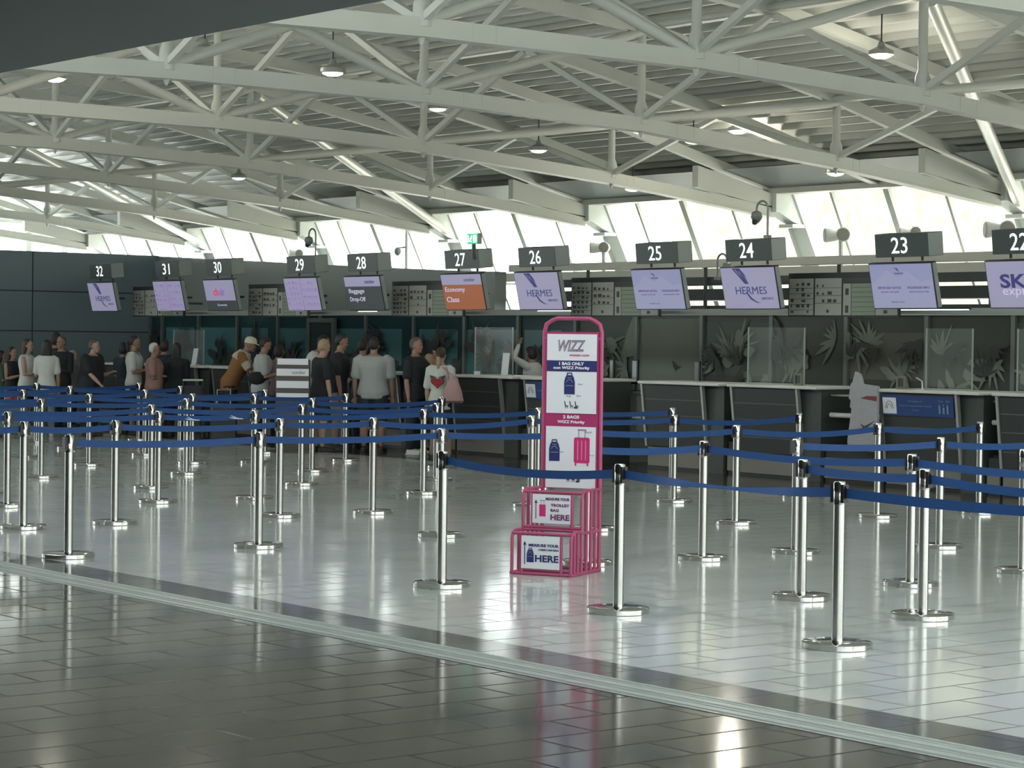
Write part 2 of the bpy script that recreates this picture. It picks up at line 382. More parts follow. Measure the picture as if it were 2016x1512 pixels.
# white-painted duct boxes and light slots behind the information boards
duct = mat('duct_dark', (.05, .058, .055), .5, .2, noise=.1)
m = MB()
for (z0, z1, y0) in ((2.60, 2.72, 24.6), (2.36, 2.54, 24.9), (2.14, 2.27, 24.6)):
    m.box(-30.9, 1.9, y0, y0+.5, z0, z1)
xx = -30.5
while xx < 1: m.tube([V((xx, 24.55, 2.12)), V((xx, 24.55, 2.9))], .03, 8); xx += 1.43
tag(m.build('baggage_conveyor_frame', duct), 'dark horizontal conveyor frames behind the check-in screens under the windows', 'conveyor')
m = MB(); m.box(-42.5, 1.9, 23.72, 23.98, 2.10, 2.20); m.box(-37.7, 1.9, 20.95, 21.05, 2.075, 2.115); m.build('trim_11', mat('fascia_rail', (.40, .43, .41), .4), kind='structure')
LT = mat('tube_light', (.80, 1, .97), .5, emit=2.2)
for i, (x0, x1) in enumerate([(-40.6, -39.9), (-33.0, -32.4), (-28.0, -26.6), (-20.4, -19.2), (-18.0, -16.4), (-16.0, -14.6)]):
    t = thing('tube_light', 'slim white tube light under the fascia, %s from the left' % ORD[i], 'light', (x0, 22.6, 2.16), 0, 'slim tube lights under the fascia')
    MB().box(0, x1-x0, -.03, .03, 0, .04).build('housing', DGREY, t)
    MB().tube([V((.03, 0, -.015)), V((x1-x0-.03, 0, -.015))], .018, 8).build('tube', LT, t)
# ------------------------------------------------------------------ dark glass partition behind the desks with printed mural
TEAL = mat('teal_glass', (.018, .058, .066), .25, noise=.25, nscale=.7, spec=.25)
TEALL = mat('teal_glass_light', (.07, .185, .205), .25, noise=.15, nscale=1.2, coat=.3)
BROWNG = mat('grey_glass', (.075, .082, .070), .3, noise=.25, nscale=.8, spec=.25)
PRL = mat('mural_pale', (.19, .215, .18), .4, noise=.3, nscale=3)
PRD = mat('mural_dark', (.036, .042, .037), .4, noise=.2, nscale=3)
PRT = mat('mural_teal', (.030, .070, .068), .4, noise=.3, nscale=3)
PRG = mat('mural_green', (.07, .095, .078), .4, noise=.2, nscale=2)
random.seed(5)
def leaf(mb, cx, cz, ang, L_, W_, y):
    n = 7; pts = []
    for i in range(n+1): a = i/n; pts.append((a*L_, W_*math.sin(math.pi*a)**.8*(1-.4*a)))
    for i in range(n-1, 0, -1): a = i/n; pts.append((a*L_, -W_*math.sin(math.pi*a)**.8*(1-.4*a)))
    ca, sa = math.cos(ang), math.sin(ang)
    mb.prism([(cx+a*ca-b_*sa, cz+a*sa+b_*ca) for a, b_ in pts], XZ, y, y-.0008)
def clipb(mb, x0, x1, z0, z1):
    bm_v = []
    for v in mb.v: bm_v.append((min(max(v[0], x0), x1), v[1], min(max(v[2], z0), z1)))
    mb.v = bm_v
edges = [-42.46]+[-41.95+1.5*i for i in range(29)]
gp = 0
for i in range(29):
    a, b_ = edges[i]+.04, edges[i+1]-.04
    left = b_ < -27.0
    t = thing('glass_partition_panel', 'tall dark %s glass panel with printed leaf shapes behind the desks, %s from the left end' % ('teal' if left else 'grey-green', (ORD+['%dth' % q for q in range(13, 40)])[i]), 'glass panel', (a, 23.8, 0), 0, 'glass panels behind the check-in desks')
    W_ = b_-a
    MB().box(0, W_, 0, .03, .03, 2.12).build('glass', TEAL if left else BROWNG, t)
    m = MB(); m.box(0, W_, -.012, 0, .55, .62); m.box(-.07, 0, -.05, .05, 0, 2.12)
    if i % 2: m.box(0, W_, -.03, 0, .95, 1.05)
    m.build('frame', mat('partition_frame', (.17, .19, .18), .4, .4), t)
    if left and i > 0:
        m = MB(); z0 = 1.05 if i % 3 else 1.2
        m.box(.1*(i % 2), W_*(.75+.25*((i*7) % 3)/2), -.004, -.001, z0, 1.86); m.build('mural_light_field', TEALL, t)
    if i == 11:
        m = MB(); m.box(.0, W_, -.004, -.001, .66, 2.05); m.build('mural_light_field', mat('mural_pale_wall', (.19, .215, .175), .45, noise=.12, nscale=1), t)
    elif not left and i % 2 == 0:
        m = MB(); m.box(.0, W_, -.004, -.001, 1.2, 1.86 if i % 4 else 2.0); m.build('mural_light_field', PRG if i in (10, 12, 16, 18) else mat('mural_brown', (.12, .12, .102), .4, noise=.2, nscale=1), t)
    lay = 0
    for mm, nn in ([] if i == 11 else [(PRD if left else PRL, 3), (PRD, 2)]):
        m = MB()
        for c in range(nn+1):
            cx = random.uniform(0, W_); cz = random.uniform(1.05, 1.75); base = random.uniform(0, 6.28); ys = -.006
            for q in range(random.randint(5, 9)):
                leaf(m, cx, cz, base+q*.38+random.uniform(-.1, .1), random.uniform(.22, .5), random.uniform(.02, .05), ys-.0012*lay); lay += 1
            if random.random() < .6:
                for q in range(5): leaf(m, cx+random.uniform(-.2, .2), cz-.05*q, random.uniform(0, 3), random.uniform(.1, .3), random.uniform(.05, .12), ys-.0012*lay); lay += 1
        clipb(m, .0, W_, .65, 2.08); m.build('mural_leaves', mm, t)
# birds on the grey glass near the desks
def bird(px, py, size, m_, flip=1):
    p = onY(px, py, 23.77)
    pts = [(-.5, .45), (-.42, .52), (-.33, .5), (-.25, .35), (0, .22), (.3, .05), (.75, -.02), (.3, -.08), (.1, -.2), (.02, -.25), (0, -.5), (-.03, -.5), (-.05, -.25), (-.2, -.2), (-.33, .0), (-.38, .3)]
    mb = MB(); mb.prism([(p.x+a*size*flip, p.z+b_*size) for a, b_ in pts], XZ, 23.776, 23.772)
    tag(mb.build('bird_decal', m_), 'dark bird silhouette printed on glass behind desk 25, %s' % ('standing' if py > 715 else 'perched higher'), 'bird print', 'bird prints on the glass')
bird(1330, 722, .17, PRD); bird(1372, 728, .12, PRD)
m = MB(); p = [onY(a, b_, 23.76) for a, b_ in ((1256, 622), (1258, 650), (1252, 700), (1222, 705), (1232, 660), (1246, 622))]
m.prism([(q.x, q.z) for q in p], XZ, 23.768, 23.764); tag(m.build('mural_wedge', mat('mural_wedge', (.20, .24, .19), .4)), 'pale slanting light field in the glass mural right of the pink stand', 'mural print')
# door frame in the teal glass
t = thing('glass_door', 'framed dark glass door in teal partition behind the queue', 'door', (onY(605, 700, 23.7).x, 23.7, 0))
m = MB(); m.box(0, .09, -.03, .03, 0, 2.05); m.box(.85, .94, -.03, .03, 0, 2.05); m.box(.09, .85, -.03, .03, 1.97, 2.05); m.build('frame', mat('door_frame_grey', (.13, .15, .145), .4), t)
MB().box(.09, .85, -.005, .01, .02, 1.97).build('pane', mat('door_glass', (.03, .05, .05), .1), t)
MB().tube([V((.75, -.05, .9)), V((.75, -.05, 1.25))], .012, 8).build('handle', TRIMG, t)
# ------------------------------------------------------------------ check-in desks
DESKF = mat('desk_front_dark', (.038, .043, .042), .4, noise=.1, nscale=2)
BEIGE = mat('desk_kick_beige', (.20, .19, .17), .5, noise=.06)
BLUEB = mat('blue_banner', (.02, .06, .20), .5)
BLUEL = mat('banner_light_print', (.16, .26, .42), .5)
NSIGN = {}
def make_desk(label):
    t = thing('check_in_desk', label, 'check-in desk', (0, 0, 0), 0, 'check-in desks along the back')
    W_ = 1.2
    f = lambda a, b_, q: V((q, a, b_))
    m = MB(); m.prism([(0, 1.12), (.10, .30), (.72, .30), (.72, 1.12)], f, .02, W_-.02); m.build('body', DESKF, t, bevel=.006)
    m = MB()
    for z in (.93, .72, .50):
        yy = (1.12-z)*.122; m.box(.05, W_-.05, yy-.006, yy+.002, z-.006, z+.006)
    m.build('groove_line', mat('groove', (.10, .11, .105), .5), t)
    for x0 in (0, W_-.035):
        m = MB(); m.prism([(-.02, 1.13), (.085, .30), (.14, .30), (.03, 1.13)], f, x0, x0+.035); m.build('edge_trim', TRIMG, t)
    MB().box(-.03, W_+.34, -.05, .78, 1.13, 1.172).build('top', TOPW, t, bevel=.012)
    MB().box(.02, W_-.02, .12, .16, .04, .29).build('kick_panel', BEIGE, t)
    MB().box(.02, W_-.02, .11, .165, .0, .035).build('plinth', BLACK, t)
    MB().box(W_-.02, W_+.30, .10, .70, .0, 1.13).build('side_cabinet', mat('desk_side', (.050, .060, .056), .45), t)
    return t
def scale(label, x, wd):
    t = thing('baggage_scale', label, 'baggage scale', (x, 20.35, 0), 0, 'baggage scales between the desks')
    MB().box(.02, wd-.02, .0, 1.5, .0, .42).build('body', mat('scale_dark', (.022, .026, .026), .5), t)
    MB().box(.02, wd-.02, -.02, .0, .05, .30).build('front_panel', BEIGE, t)
    MB().box(.05, wd-.05, .05, 1.45, .42, .45).build('conveyor_belt', mat('conveyor_rubber', (.02, .021, .021), .8, bump=.3), t)
    for z, r in ((.82, .032), (1.06, .014)):
        MB().tube([V((.0, .1, z)), V((wd, .1, z))], r, 10).build('rail', TOPW if r > .02 else TRIMG, t)
        for x0 in (.03, wd-.03): MB().tube([V((x0, .1, z)), V((x0, .7, z)), V((x0, .7, .4))], .012, 8).build('rail_bracket', TRIMG, t)
    MB().box(.0, wd, 1.1, 1.45, .45, 1.15).build('back_flap', mat('flap_black', (.016, .02, .02), .7), t)
DX = {22: -16.76, 23: -18.52, 24: -21.07, 25: -22.79, 26: -25.3, 27: -27.05, 28: -29.6, 29: -31.35, 30: -33.9, 31: -35.65, 32: -38.1}
d0 = None
dlab = {22: 'dark check-in desk cut off by the right edge of the photo, under the airline screen', 23: 'dark check-in desk with blue banner under number 23', 24: 'plain dark check-in desk under number 24', 25: 'plain dark check-in desk under number 25, right of the pink stand',
        26: 'dark check-in desk with blue banner partly behind the pink stand, under number 26', 27: 'dark check-in desk behind the woman in the heart shirt, under number 27', 28: 'dark check-in desk behind the man in the grey shirt, under number 28', 29: 'dark check-in desk behind the striped display stand, under number 29',
        30: 'check-in desk where the man in the brown shirt leans, under number 30', 31: 'check-in desk with papers, left of the man in the cap, under number 31', 32: 'leftmost check-in desk, under number 32'}
for n in sorted(DX):
    if d0 is None: d0 = make_desk(dlab[n]); d0.location = (DX[n], 20.2, 0); d = d0
    else: d = dup(d0, (DX[n], 20.2, 0), label=dlab[n])
    NSIGN[n] = d
    if n in (23, 26):
        m = MB(); m.add([(.05, -.026, 1.10), (1.15, -.026, 1.10), (1.15, .004, .86), (.05, .004, .86), (.05, -.016, 1.10), (1.15, -.016, 1.10), (1.15, .012, .86), (.05, .012, .86)], [(0, 1, 2, 3), (7, 6, 5, 4), (0, 4, 5, 1), (3, 2, 6, 7)])
        bn = m.build('banner', BLUEB, d)
        T = Matrix.Translation(V((0, -.033, 1.10))) @ Matrix.Rotation(math.radians(7), 4, 'X')
        m = MB(); m.box(.07, .28, 0, .004, -.22, -.03, M=T); m.build('white_notice', WHITE, bn)
        m = MB(); [m.tube([T @ V((.175+.06*math.cos(q_/8*math.pi)*k_, -.004, -.16+.09*math.sin(q_/8*math.pi)*k_)) for q_ in range(9)], .004, 5) for k_ in (1, .6)]; m.build('notice_print', GREYP, bn)
        m = MB()
        text(m, 'Hand luggage only', .58, -.065, .028, y=-.002, M=T); text(m, 'Check your bag size before security', .58, -.12, .028, wd=.5, y=-.002, M=T); text(m, 'Thank you', .58, -.17, .022, y=-.002, M=T)
        for i in range(3):
            m.box(.93+i*.06, .96+i*.06, 0, .002, -.2, -.11-.015*(i % 2), M=T)
            m.box(.937+i*.06, .953+i*.06, 0, .002, -.11, -.09, M=T)
        text(m, 'max  size', 1.02, -.05, .03, y=-.002, M=T); m.build('banner_print', BLUEL, bn)
scale('black baggage scale with white rail, left of the banner desk under number 23', DX[24]+1.52, DX[23]-DX[24]-1.55)
scale('black baggage scale with white rail, at the right edge under number 22', DX[23]+1.52, .22)
scale('black baggage scale between the desks under numbers 24 and 25', DX[25]+1.52, .18)
scale('black baggage scale between the desks under numbers 26 and 27', DX[27]+1.52, .22)
for a in (27, 29): scale('black baggage scale behind the queue, left of the desk under number %d' % a, DX[a+1]+1.52, DX[a]-DX[a+1]-1.55)
# wrapped white board with a dark bird mark beside desk 23
q0 = onY(1672, 870, 20.15); q1 = onY(1733, 750, 20.15)
t = thing('wrapped_board', 'torn white wrapped board with a dark swallow mark leaning left of banner desk 23', 'board', (q0.x, 20.12, .42), 0)
W_ = q1.x-q0.x-.02
out = [(0, 0), (W_, 0), (W_, .78), (.22, .80), (.17, .92), (.10, .95), (.06, .82), (.03, .80), (0, .62), (.035, .60), (.02, .52), (.05, .50), (.02, .30), (-.01, .12)]
MB().prism(out, XZ, 0, .05).build('board', mat('wrap_white', (.36, .36, .38), .5, noise=.08, bump=.5, bscale=14), t, bevel=.008)
m = MB(); m.prism([(.20, .33), (.27, .30), (.36, .335), (.43, .37), (.37, .32), (.30, .27), (.25, .23), (.14, .22), (.22, .26), (.24, .285)], XZ, -.004, -.001)
m.prism([(.1, .03), (.14, .05), (.12, .06)], XZ, -.004, -.001)
m.build('swallow_mark', DGREY, t)
m = MB(); m.prism([(.2, .63), (W_, .60), (W_, .66), (.3, .66)], XZ, -.004, -.001); m.build('red_stripe', mat('red_print', (.20, .03, .03), .5), t)
# small things on the desks
def on_desk(name, label, cat, n, dx, dy=.15, group=None): return thing(name, label, cat, (DX[n]+dx, 20.2+dy, 1.173), 0, group)
def frame_sign(n, dx, label):
    t = on_desk('card_stand', label, 'card stand', n, dx, group='small frames on the desks')
    m = MB(); m.box(0, .14, 0, .03, 0, .025); m.box(0, .14, 0, .03, .125, .15); m.box(0, .025, 0, .03, .025, .125); m.box(.115, .14, 0, .03, .025, .125); m.build('frame', mat('frame_tan', (.17, .16, .13), .5), t)
    MB().box(.025, .115, .012, .02, .025, .125).build('insert', DGREY, t)
frame_sign(24, .97, 'small open square frame on the right end of the white top of desk 24'); frame_sign(23, .12, 'small open square frame on the left end of the white top of desk 23')
def plexi(n, x0, x1, label, h=.72):
    t = on_desk('screen_guard', label, 'screen guard', n, x0, .3, 'clear screen guards on the desks')
    MB().box(0, x1-x0, 0, .008, .03, h).build('pane', mat('clear_acrylic', (.75, .82, .78), .05, alpha=.06), t)
    m = MB(); m.box(-.008, .006, -.004, .012, 0, h); m.box(x1-x0-.006, x1-x0+.008, -.004, .012, 0, h); m.box(0, x1-x0, -.02, .03, 0, .015); m.build('edge', mat('acrylic_edge', (.30, .34, .31), .3), t)
plexi(24, .0, 1.0, 'clear acrylic screen guard standing on desk 24'); plexi(23, .45, 1.15, 'clear acrylic screen guard standing on desk 23')
plexi(22, .05, 1.0, 'clear acrylic screen guard on the desk at the right edge'); plexi(31, -.1, .95, 'clear acrylic screen guard on desk 31 left of the man in the cap', .62)
plexi(27, .2, 1.1, 'clear acrylic screen guard on the desk right of the woman in the heart shirt', .70)
t = on_desk('paper_notice', 'white upright paper notice on desk 27 left of the pink stand', 'notice', 27, 1.02)
MB().box(0, .15, 0, .01, .0, .33, M=Matrix.Rotation(math.radians(-6), 4, 'X')).build('sheet', WHITE, t); MB().box(.0, .15, -.01, .09, 0, .012).build('base', TOPW, t)
t = on_desk('paper_notice', 'white upright paper notice on desk 31 left of the man in the cap', 'notice', 31, .78)
MB().box(0, .15, 0, .01, 0, .30, M=Matrix.Rotation(math.radians(-10), 4, 'X')).build('sheet', WHITE, t); MB().box(0, .15, -.01, .09, 0, .012).build('base', TOPW, t)
t = on_desk('tape_roll', 'white roll of tape lying on desk 27', 'tape', 27, .45)
MB().lathe([(.025, 0), (.05, 0), (.05, .05), (.025, .05)], 18).build('roll', TOPW, t); MB().lathe([(.012, .002), (.024, .002), (.024, .048), (.012, .048)], 14).build('core', BEIGE, t)
t = on_desk('white_tag_strip', 'crumpled white tag strip on the white top of desk 23', 'paper strip', 23, .55, .02)
MB().tube([V((0, 0, .14)), V((.05, 0, .12)), V((.09, 0, .10)), V((.10, 0, .0))], .012, 8, flat=.4).build('strip', WHITE, t)
# monitors at the desks seen from behind
def monitor(px, py, label, big=.30):
    p = onY(px, py, 21.0)
    t = thing('desk_monitor', label, 'monitor', (p.x, 21.0, 1.0), 0, 'monitors at the staff side of the desks')
    MB().box(0, big, 0, .03, .1, .1+.34).build('screen', BLACK, t, bevel=.005); MB().box(.02, big-.02, -.003, .0, .12, .42).build('display', mat('display_dark', (.035, .05, .055), .15), t)
    MB().tube([V((big/2, .03, 0)), V((big/2, .03, .15))], .02, 8).build('stand', BLACK, t); MB().box(big/2-.1, big/2+.1, -.05, .1, 0, .015).build('foot', BLACK, t)
monitor(1243, 750, 'dark tilted monitor right of the pink stand on the staff side', .13); monitor(1199, 750, 'dark monitor half hidden by the pink stand', .10)
monitor(1365, 755, 'small dark monitor behind desk 25', .12)
t = thing('staff_counter', 'low white staff counter with grey supports right of the pink stand', 'counter', (-24.0, 20.95, 0))
MB().box(0, 1.15, 0, .5, .96, 1.0).build('top', TRIMG, t); MB().box(.25, .62, .02, .08, .45, .94).build('panel', mat('pale_panel', (.20, .22, .20), .5), t)
for xx in (.02, 1.1): MB().box(xx, xx+.04, 0, .5, 0, .96).build('leg', TRIMG, t)
MB().box(.0, .35, .0, .3, .62, .66).build('shelf', TOPW, t)
t = thing('white_pedestal', 'white rounded narrow pedestal between the men in black and grey shirts', 'pedestal', (onD(677, 740, 34.6).x, onD(677, 740, 34.6).y, 0))
MB().lathe([(.06, 0), (.035, .1), (.035, .85), (.075, 1.0)], 18).build('column', mat('beige_column', (.30, .28, .23), .5), t); MB().lathe([(.075, 1.0), (.092, 1.02), (.092, 1.08), (.08, 1.11), (.01, 1.14)], 18).build('cap', TOPW, t)
# ------------------------------------------------------------------ number boxes and screens
LAV = mat('screen_lavender', (.33, .31, .46), .3, emit=.29); LAVD = mat('screen_blue', (.25, .26, .42), .3, emit=.34)
LAVM = mat('screen_mountain', (.28, .285, .43), .3, emit=.34)
SCK = mat('screen_black', (.045, .052, .055), .3, emit=.35); SCO = mat('screen_orange', (.30, .105, .05), .3, emit=.34)
SCT = mat('screen_text_navy', (.045, .05, .17), .4, emit=.3); SCR = mat('screen_text_red', (.60, .05, .12), .4, emit=.4); SCW = mat('screen_text_pale', (.55, .5, .68), .4, emit=.35)
SCP = mat('screen_text_purple', (.22, .12, .38), .4, emit=.5)
def hermes(m, cx, cz, k):
    for i in range(3):
        x0 = -.26+.0*i; o_ = .035*i
        m.prism([(cx+k*(x0+o_+.02*i), cz+k*(.30)), (cx+k*(x0+o_+.03+.02*i), cz+k*.30), (cx+k*(-.02+.02*i), cz+k*(.09)), (cx+k*(-.05+.02*i), cz+k*(.09))][::-1], XZ, -.034, -.036)
    m.prism([(cx+k*a, cz+k*b_) for a, b_ in [(-.26, .30), (-.12, .30), (-.04, .22), (.0, .15), (-.09, .25)]][::-1], XZ, -.034, -.036)
    text(m, 'HERM', cx-k*.035, cz, k*.10, wd=k*.42, y=-.034); text(m, 'ES', cx+k*.27, cz, k*.10, wd=k*.13, y=-.034)
    m.prism([(cx+k*a, cz+k*b_) for a, b_ in [(-.06, -.02), (.02, -.12), (.12, -.165), (.20, -.17), (.12, -.15), (.04, -.10), (-.03, -.02)]][::-1], XZ, -.034, -.036)
    text(m, 'AIRPORTS', cx+k*.33, cz-k*.11, k*.035, wd=k*.22, y=-.034)
def screen(n, kind):
    cx = DX[n]+.45
    t = thing('hanging_number_sign', 'dark grey box sign with the number %d above its screen' % n, 'number sign', (cx, 20.05, 2.72), 0, 'number signs over the check-in desks')
    t.rotation_euler = (math.radians(6), 0, 0)
    MB().box(-.41, .41, 0, .26, 0, .275).build('housing', SIGNG, t, bevel=.004)
    MB().box(.411, .414, .005, .255, .005, .27).build('end_panel', SIGNS, t)
    m = MB(); text(m, str(n), -.03, .137, .19, wd=.25, y=-.002, bold=.004); m.build('number', NUM, t)
    for x0 in (-.26, .2): MB().tube([V((x0, .13, -.055)), V((x0, .13, .0))], .016, 8).build('hanger', DGREY, t)
    s_ = thing('display_screen', 'tilted display screen under sign %d showing %s' % (n, kind[1]), 'display screen', (cx-.02, 20.12, 2.39), 0, 'display screens over the check-in desks')
    s_.rotation_euler = (math.radians(13), 0, 0)
    W_ = .48; Hh = .262
    MB().tube([V((.0, .05, -.05)), V((.0, .42, -.12))], .02, 8).build('support_arm', DGREY, s_)
    MB().box(-W_-.012, W_+.012, -.03, .05, -Hh-.012, Hh+.012).build('bezel', mat('bezel', (.03, .03, .045), .4), s_, bevel=.004)
    MB().box(W_+.013, W_+.016, -.02, .045, -Hh, Hh).build('side_cover', SIGNS, s_)
    base = {'h': LAV, 'p': LAVD, 'grid': LAV, 'chair': LAV, 'bk': SCK, 'or': SCO, 'sky': LAV}[kind[0]]
    MB().box(-W_, W_, -.033, -.029, -Hh, Hh).build('panel', base, s_)
    m = MB(); k = kind[0]
    if k == 'h': hermes(m, -.02, -.03, .95); m.build('logo', SCT, s_)
    elif k == 'sky':
        text(m, 'SKY', -.02, .04, .16, wd=.56, y=-.034, bold=.03); m.build('logo', SCT, s_)
        m = MB(); text(m, 'express', -.0, -.10, .10, wd=.56, y=-.034); m.build('tagline', SCW, s_)
    elif k == 'p':
        m.prism([(-.48, .02), (-.3, .12), (-.22, .2), (-.05, .1), (.1, .18), (.3, .05), (.48, .08), (.48, -.262), (-.48, -.262)], XZ, -.0335, -.035); m.build('landscape', LAVM, s_)
        m = MB(); text(m, 'IMPORTANT NOTICE', -.2, -.02, .028, wd=.36, y=-.036); text(m, 'PASSENGER INFO', .25, -.02, .028, wd=.34, y=-.036)
        text(m, 'liquids and gels', -.2, -.07, .02, wd=.28, y=-.036); text(m, 'keep documents ready', .25, -.07, .02, wd=.3, y=-.036); text(m, 'thank you', -.1, -.19, .02, wd=.2, y=-.036)
        m.prism([(-.1, .22), (-.04, .21), (-.02, .17), (-.06, .2)], XZ, -.036, -.038); text(m, 'HERMES', -.03, .15, .02, wd=.14, y=-.036); m.build('print', SCT, s_)
    elif k == 'grid':
        m.box(-.006, .006, -.036, -.034, -Hh, Hh)
        random.seed(n)
        for c in (-1, 1):
            for r in range(6 if c < 0 else 4):
                z0 = .21-(.085 if c < 0 else .115)*r
                for q in range(4 if c < 0 else 5):
                    if random.random() < .85:
                        x0 = (-.44 if c < 0 else .04)+q*(.10 if c < 0 else .085); m.box(x0, x0+random.uniform(.02, .06), -.036, -.034, z0-.035, z0-random.uniform(.0, .02))
                m.box((-.46 if c < 0 else .03), (-.03 if c < 0 else .46), -.036, -.034, z0-.055, z0-.05)
        m.build('icon_grid', SCP, s_)
    elif k == 'chair':
        m.box(-W_, W_, -.035, -.033, -Hh, -.09); m.build('black_strip', SCK, s_)
        m = MB(); text(m, 'ch', -.12, .06, .13, wd=.16, y=-.036, bold=.03); m.build('logo_left', SCR, s_)
        m = MB(); text(m, 'air', .08, .06, .13, wd=.18, y=-.036, bold=.03); m.build('logo_right', SCP, s_)
        m = MB(); text(m, 'Economy', .02, -.17, .05, wd=.3, y=-.036); m.build('caption', SCW, s_)
    elif k in ('bk', 'or'):
        m.box(-W_, W_, -.035, -.033, .11, Hh); m.build('header', LAV, s_)
        m = MB(); text(m, 'condor', .2, .185, .06, wd=.27, y=-.036, bold=.02); m.build('logo', GREYP if k == 'or' else SCT, s_)
        m = MB()
        if k == 'bk': text(m, 'Baggage', -.40, .03, .09, wd=.42, y=-.036, align='l', bold=.01); text(m, 'Drop-Off', -.40, -.10, .09, wd=.42, y=-.036, align='l', bold=.01)
        else: text(m, 'Economy', -.42, .03, .09, wd=.48, y=-.036, align='l', bold=.01); text(m, 'Class', -.42, -.11, .08, wd=.30, y=-.036, align='l', bold=.01)
        m.build('caption', SCW, s_)
KINDS = {32: ('h', 'a winged logo, leftmost'), 31: ('grid', 'a grid of icons'), 30: ('chair', 'a red and purple logo over a black strip'), 29: ('grid', 'a grid of icons'),
         28: ('bk', 'baggage drop-off on black'), 27: ('or', 'economy class on orange'), 26: ('h', 'a winged logo'), 25: ('p', 'a pale mountain notice'), 24: ('h', 'a winged logo'),
         23: ('p', 'a large pale landscape notice'), 22: ('sky', 'large dark letters')}
for n in KINDS: screen(n, KINDS[n])
# ------------------------------------------------------------------ information boards
BDG = mat('board_frame_dark', (.03, .035, .035), .5); BDP = mat('board_paper', (.36, .37, .34), .5, noise=.05); BDI = mat('board_ink', (.06, .06, .055), .5); BDS = mat('board_green', (.24, .30, .22), .5); BDH = mat('board_header', (.05, .055, .05), .5)
BX = [(-20.46, 'between the screens 24 and 23'), (-24.76, 'between the screens 26 and 25'), (-29.15, 'between the screens 28 and 27'), (-33.4, 'between the screens 30 and 29'), (-37.45, 'between the screens 32 and 31')]
for i, (x, wh) in enumerate(BX):
    t = thing('information_board', 'long dark-framed information board with icons and green table, %s' % wh, 'information board', (x, 20.62, 2.05), 0, 'information boards behind the screens')
    MB().box(-.02, 1.84, 0, .04, -.02, .53).build('frame', BDG, t)
    for a, b_ in ((.0, .42), (.45, .90)):
        pn = MB().box(a, b_, -.006, 0, .0, .46).build('icon_sheet', BDP, t)
        random.seed(i*7+int(a*10)); m = MB()
        for r in range(6 if a == 0 else 3):
            for q in range(4):
                if random.random() < .8:
                    x0 = a+.03+q*.095; z0 = (.37 if a == 0 else .35)-r*(.068 if a == 0 else .095); m.box(x0, x0+random.uniform(.02, .07), -.010, -.006, z0, z0+random.uniform(.02, .045))
            m.box(a, b_, -.010, -.006, .355-r*(.068 if a == 0 else .095)-.018, .36-r*(.068 if a == 0 else .095)-.018)
        if a: m.lathe([(.001, 0), (.022, 0), (.022, .004), (.001, .004)], 12, M=Matrix.Translation(V((a+.22, -.006, .05))) @ Matrix.Rotation(math.radians(90), 4, 'X'))
        m.build('icons', BDI, pn)
    MB().box(.93, 1.82, -.006, 0, .40, .46).build('header_strip', BDH, t)
    MB().box(.93, 1.06, -.006, 0, .0, .39).build('side_sheet', BDP, t); MB().box(1.47, 1.82, -.006, 0, .0, .39).build('picture_sheet', BDP, t)
    g_ = MB().box(1.07, 1.46, -.006, 0, .0, .39).build('green_table', BDS, t)
    m = MB()
    for r in range(6): m.box(1.08, 1.45, -.010, -.006, .04+r*.06, .045+r*.06)
    m.build('table_lines', BDI, g_)
    m = MB(); m.ell((1.63, -.008, .29), .07, .004, .09); m.build('portrait_picture', BDI, t); m = MB(); m.box(.97, 1.02, -.010, -.006, .25, .33); m.box(.97, 1.02, -.010, -.006, .03, .12); m.box(1.60, 1.66, -.010, -.006, .02, .06); m.build('small_icons', BDI, t)
    m = MB()
    for x0 in (.1, 1.7): m.box(x0, x0+.04, .04, .45, .2, .24)
    m.build('wall_bracket', DGREY, t)
# ------------------------------------------------------------------ exit sign, cameras, loudspeakers
EXG = mat('exit_green', (.01, .30, .14), .4, emit=.9); EXW = mat('exit_white', (.65, 1, .8), .4, emit=1.1)
p = onY(930, 470, 20.0)
t = thing('exit_sign', 'small green running-man exit sign on top of number sign 27', 'exit sign', p)
MB().box(-.12, .12, 0, .06, -.075, .075).build('housing', EXG, t); MB().tube([V((0, .03, -.30)), V((0, .03, -.07))], .03, 8).build('stem', DGREY, t); MB().box(.125, .15, 0, .06, -.08, .08).build('end_cap', SIGNS, t)
m = MB(); m.box(-.10, -.085, -.004, 0, -.05, .05); m.box(.02, .10, -.004, 0, -.055, .055)
m.build('doorway', EXW, t)
m = MB(); m.ell((-.02, -.003, .035), .014, .004, .016); m.beam(V((-.03, -.003, .02)), V((-.045, -.003, -.02)), .006, .02); m.beam(V((-.045, -.003, -.02)), V((-.02, -.003, -.05)), .006, .012); m.beam(V((-.045, -.003, -.02)), V((-.075, -.003, -.045)), .006, .012); m.beam(V((-.03, -.003, .015)), V((-.06, -.003, .0)), .006, .01); m.beam(V((-.03, -.003, .015)), V((-.005, -.003, .0)), .006, .01)
m.build('running_figure', EXW, t)
CAMG = mat('camera_grey', (.22, .24, .24), .4, .2)
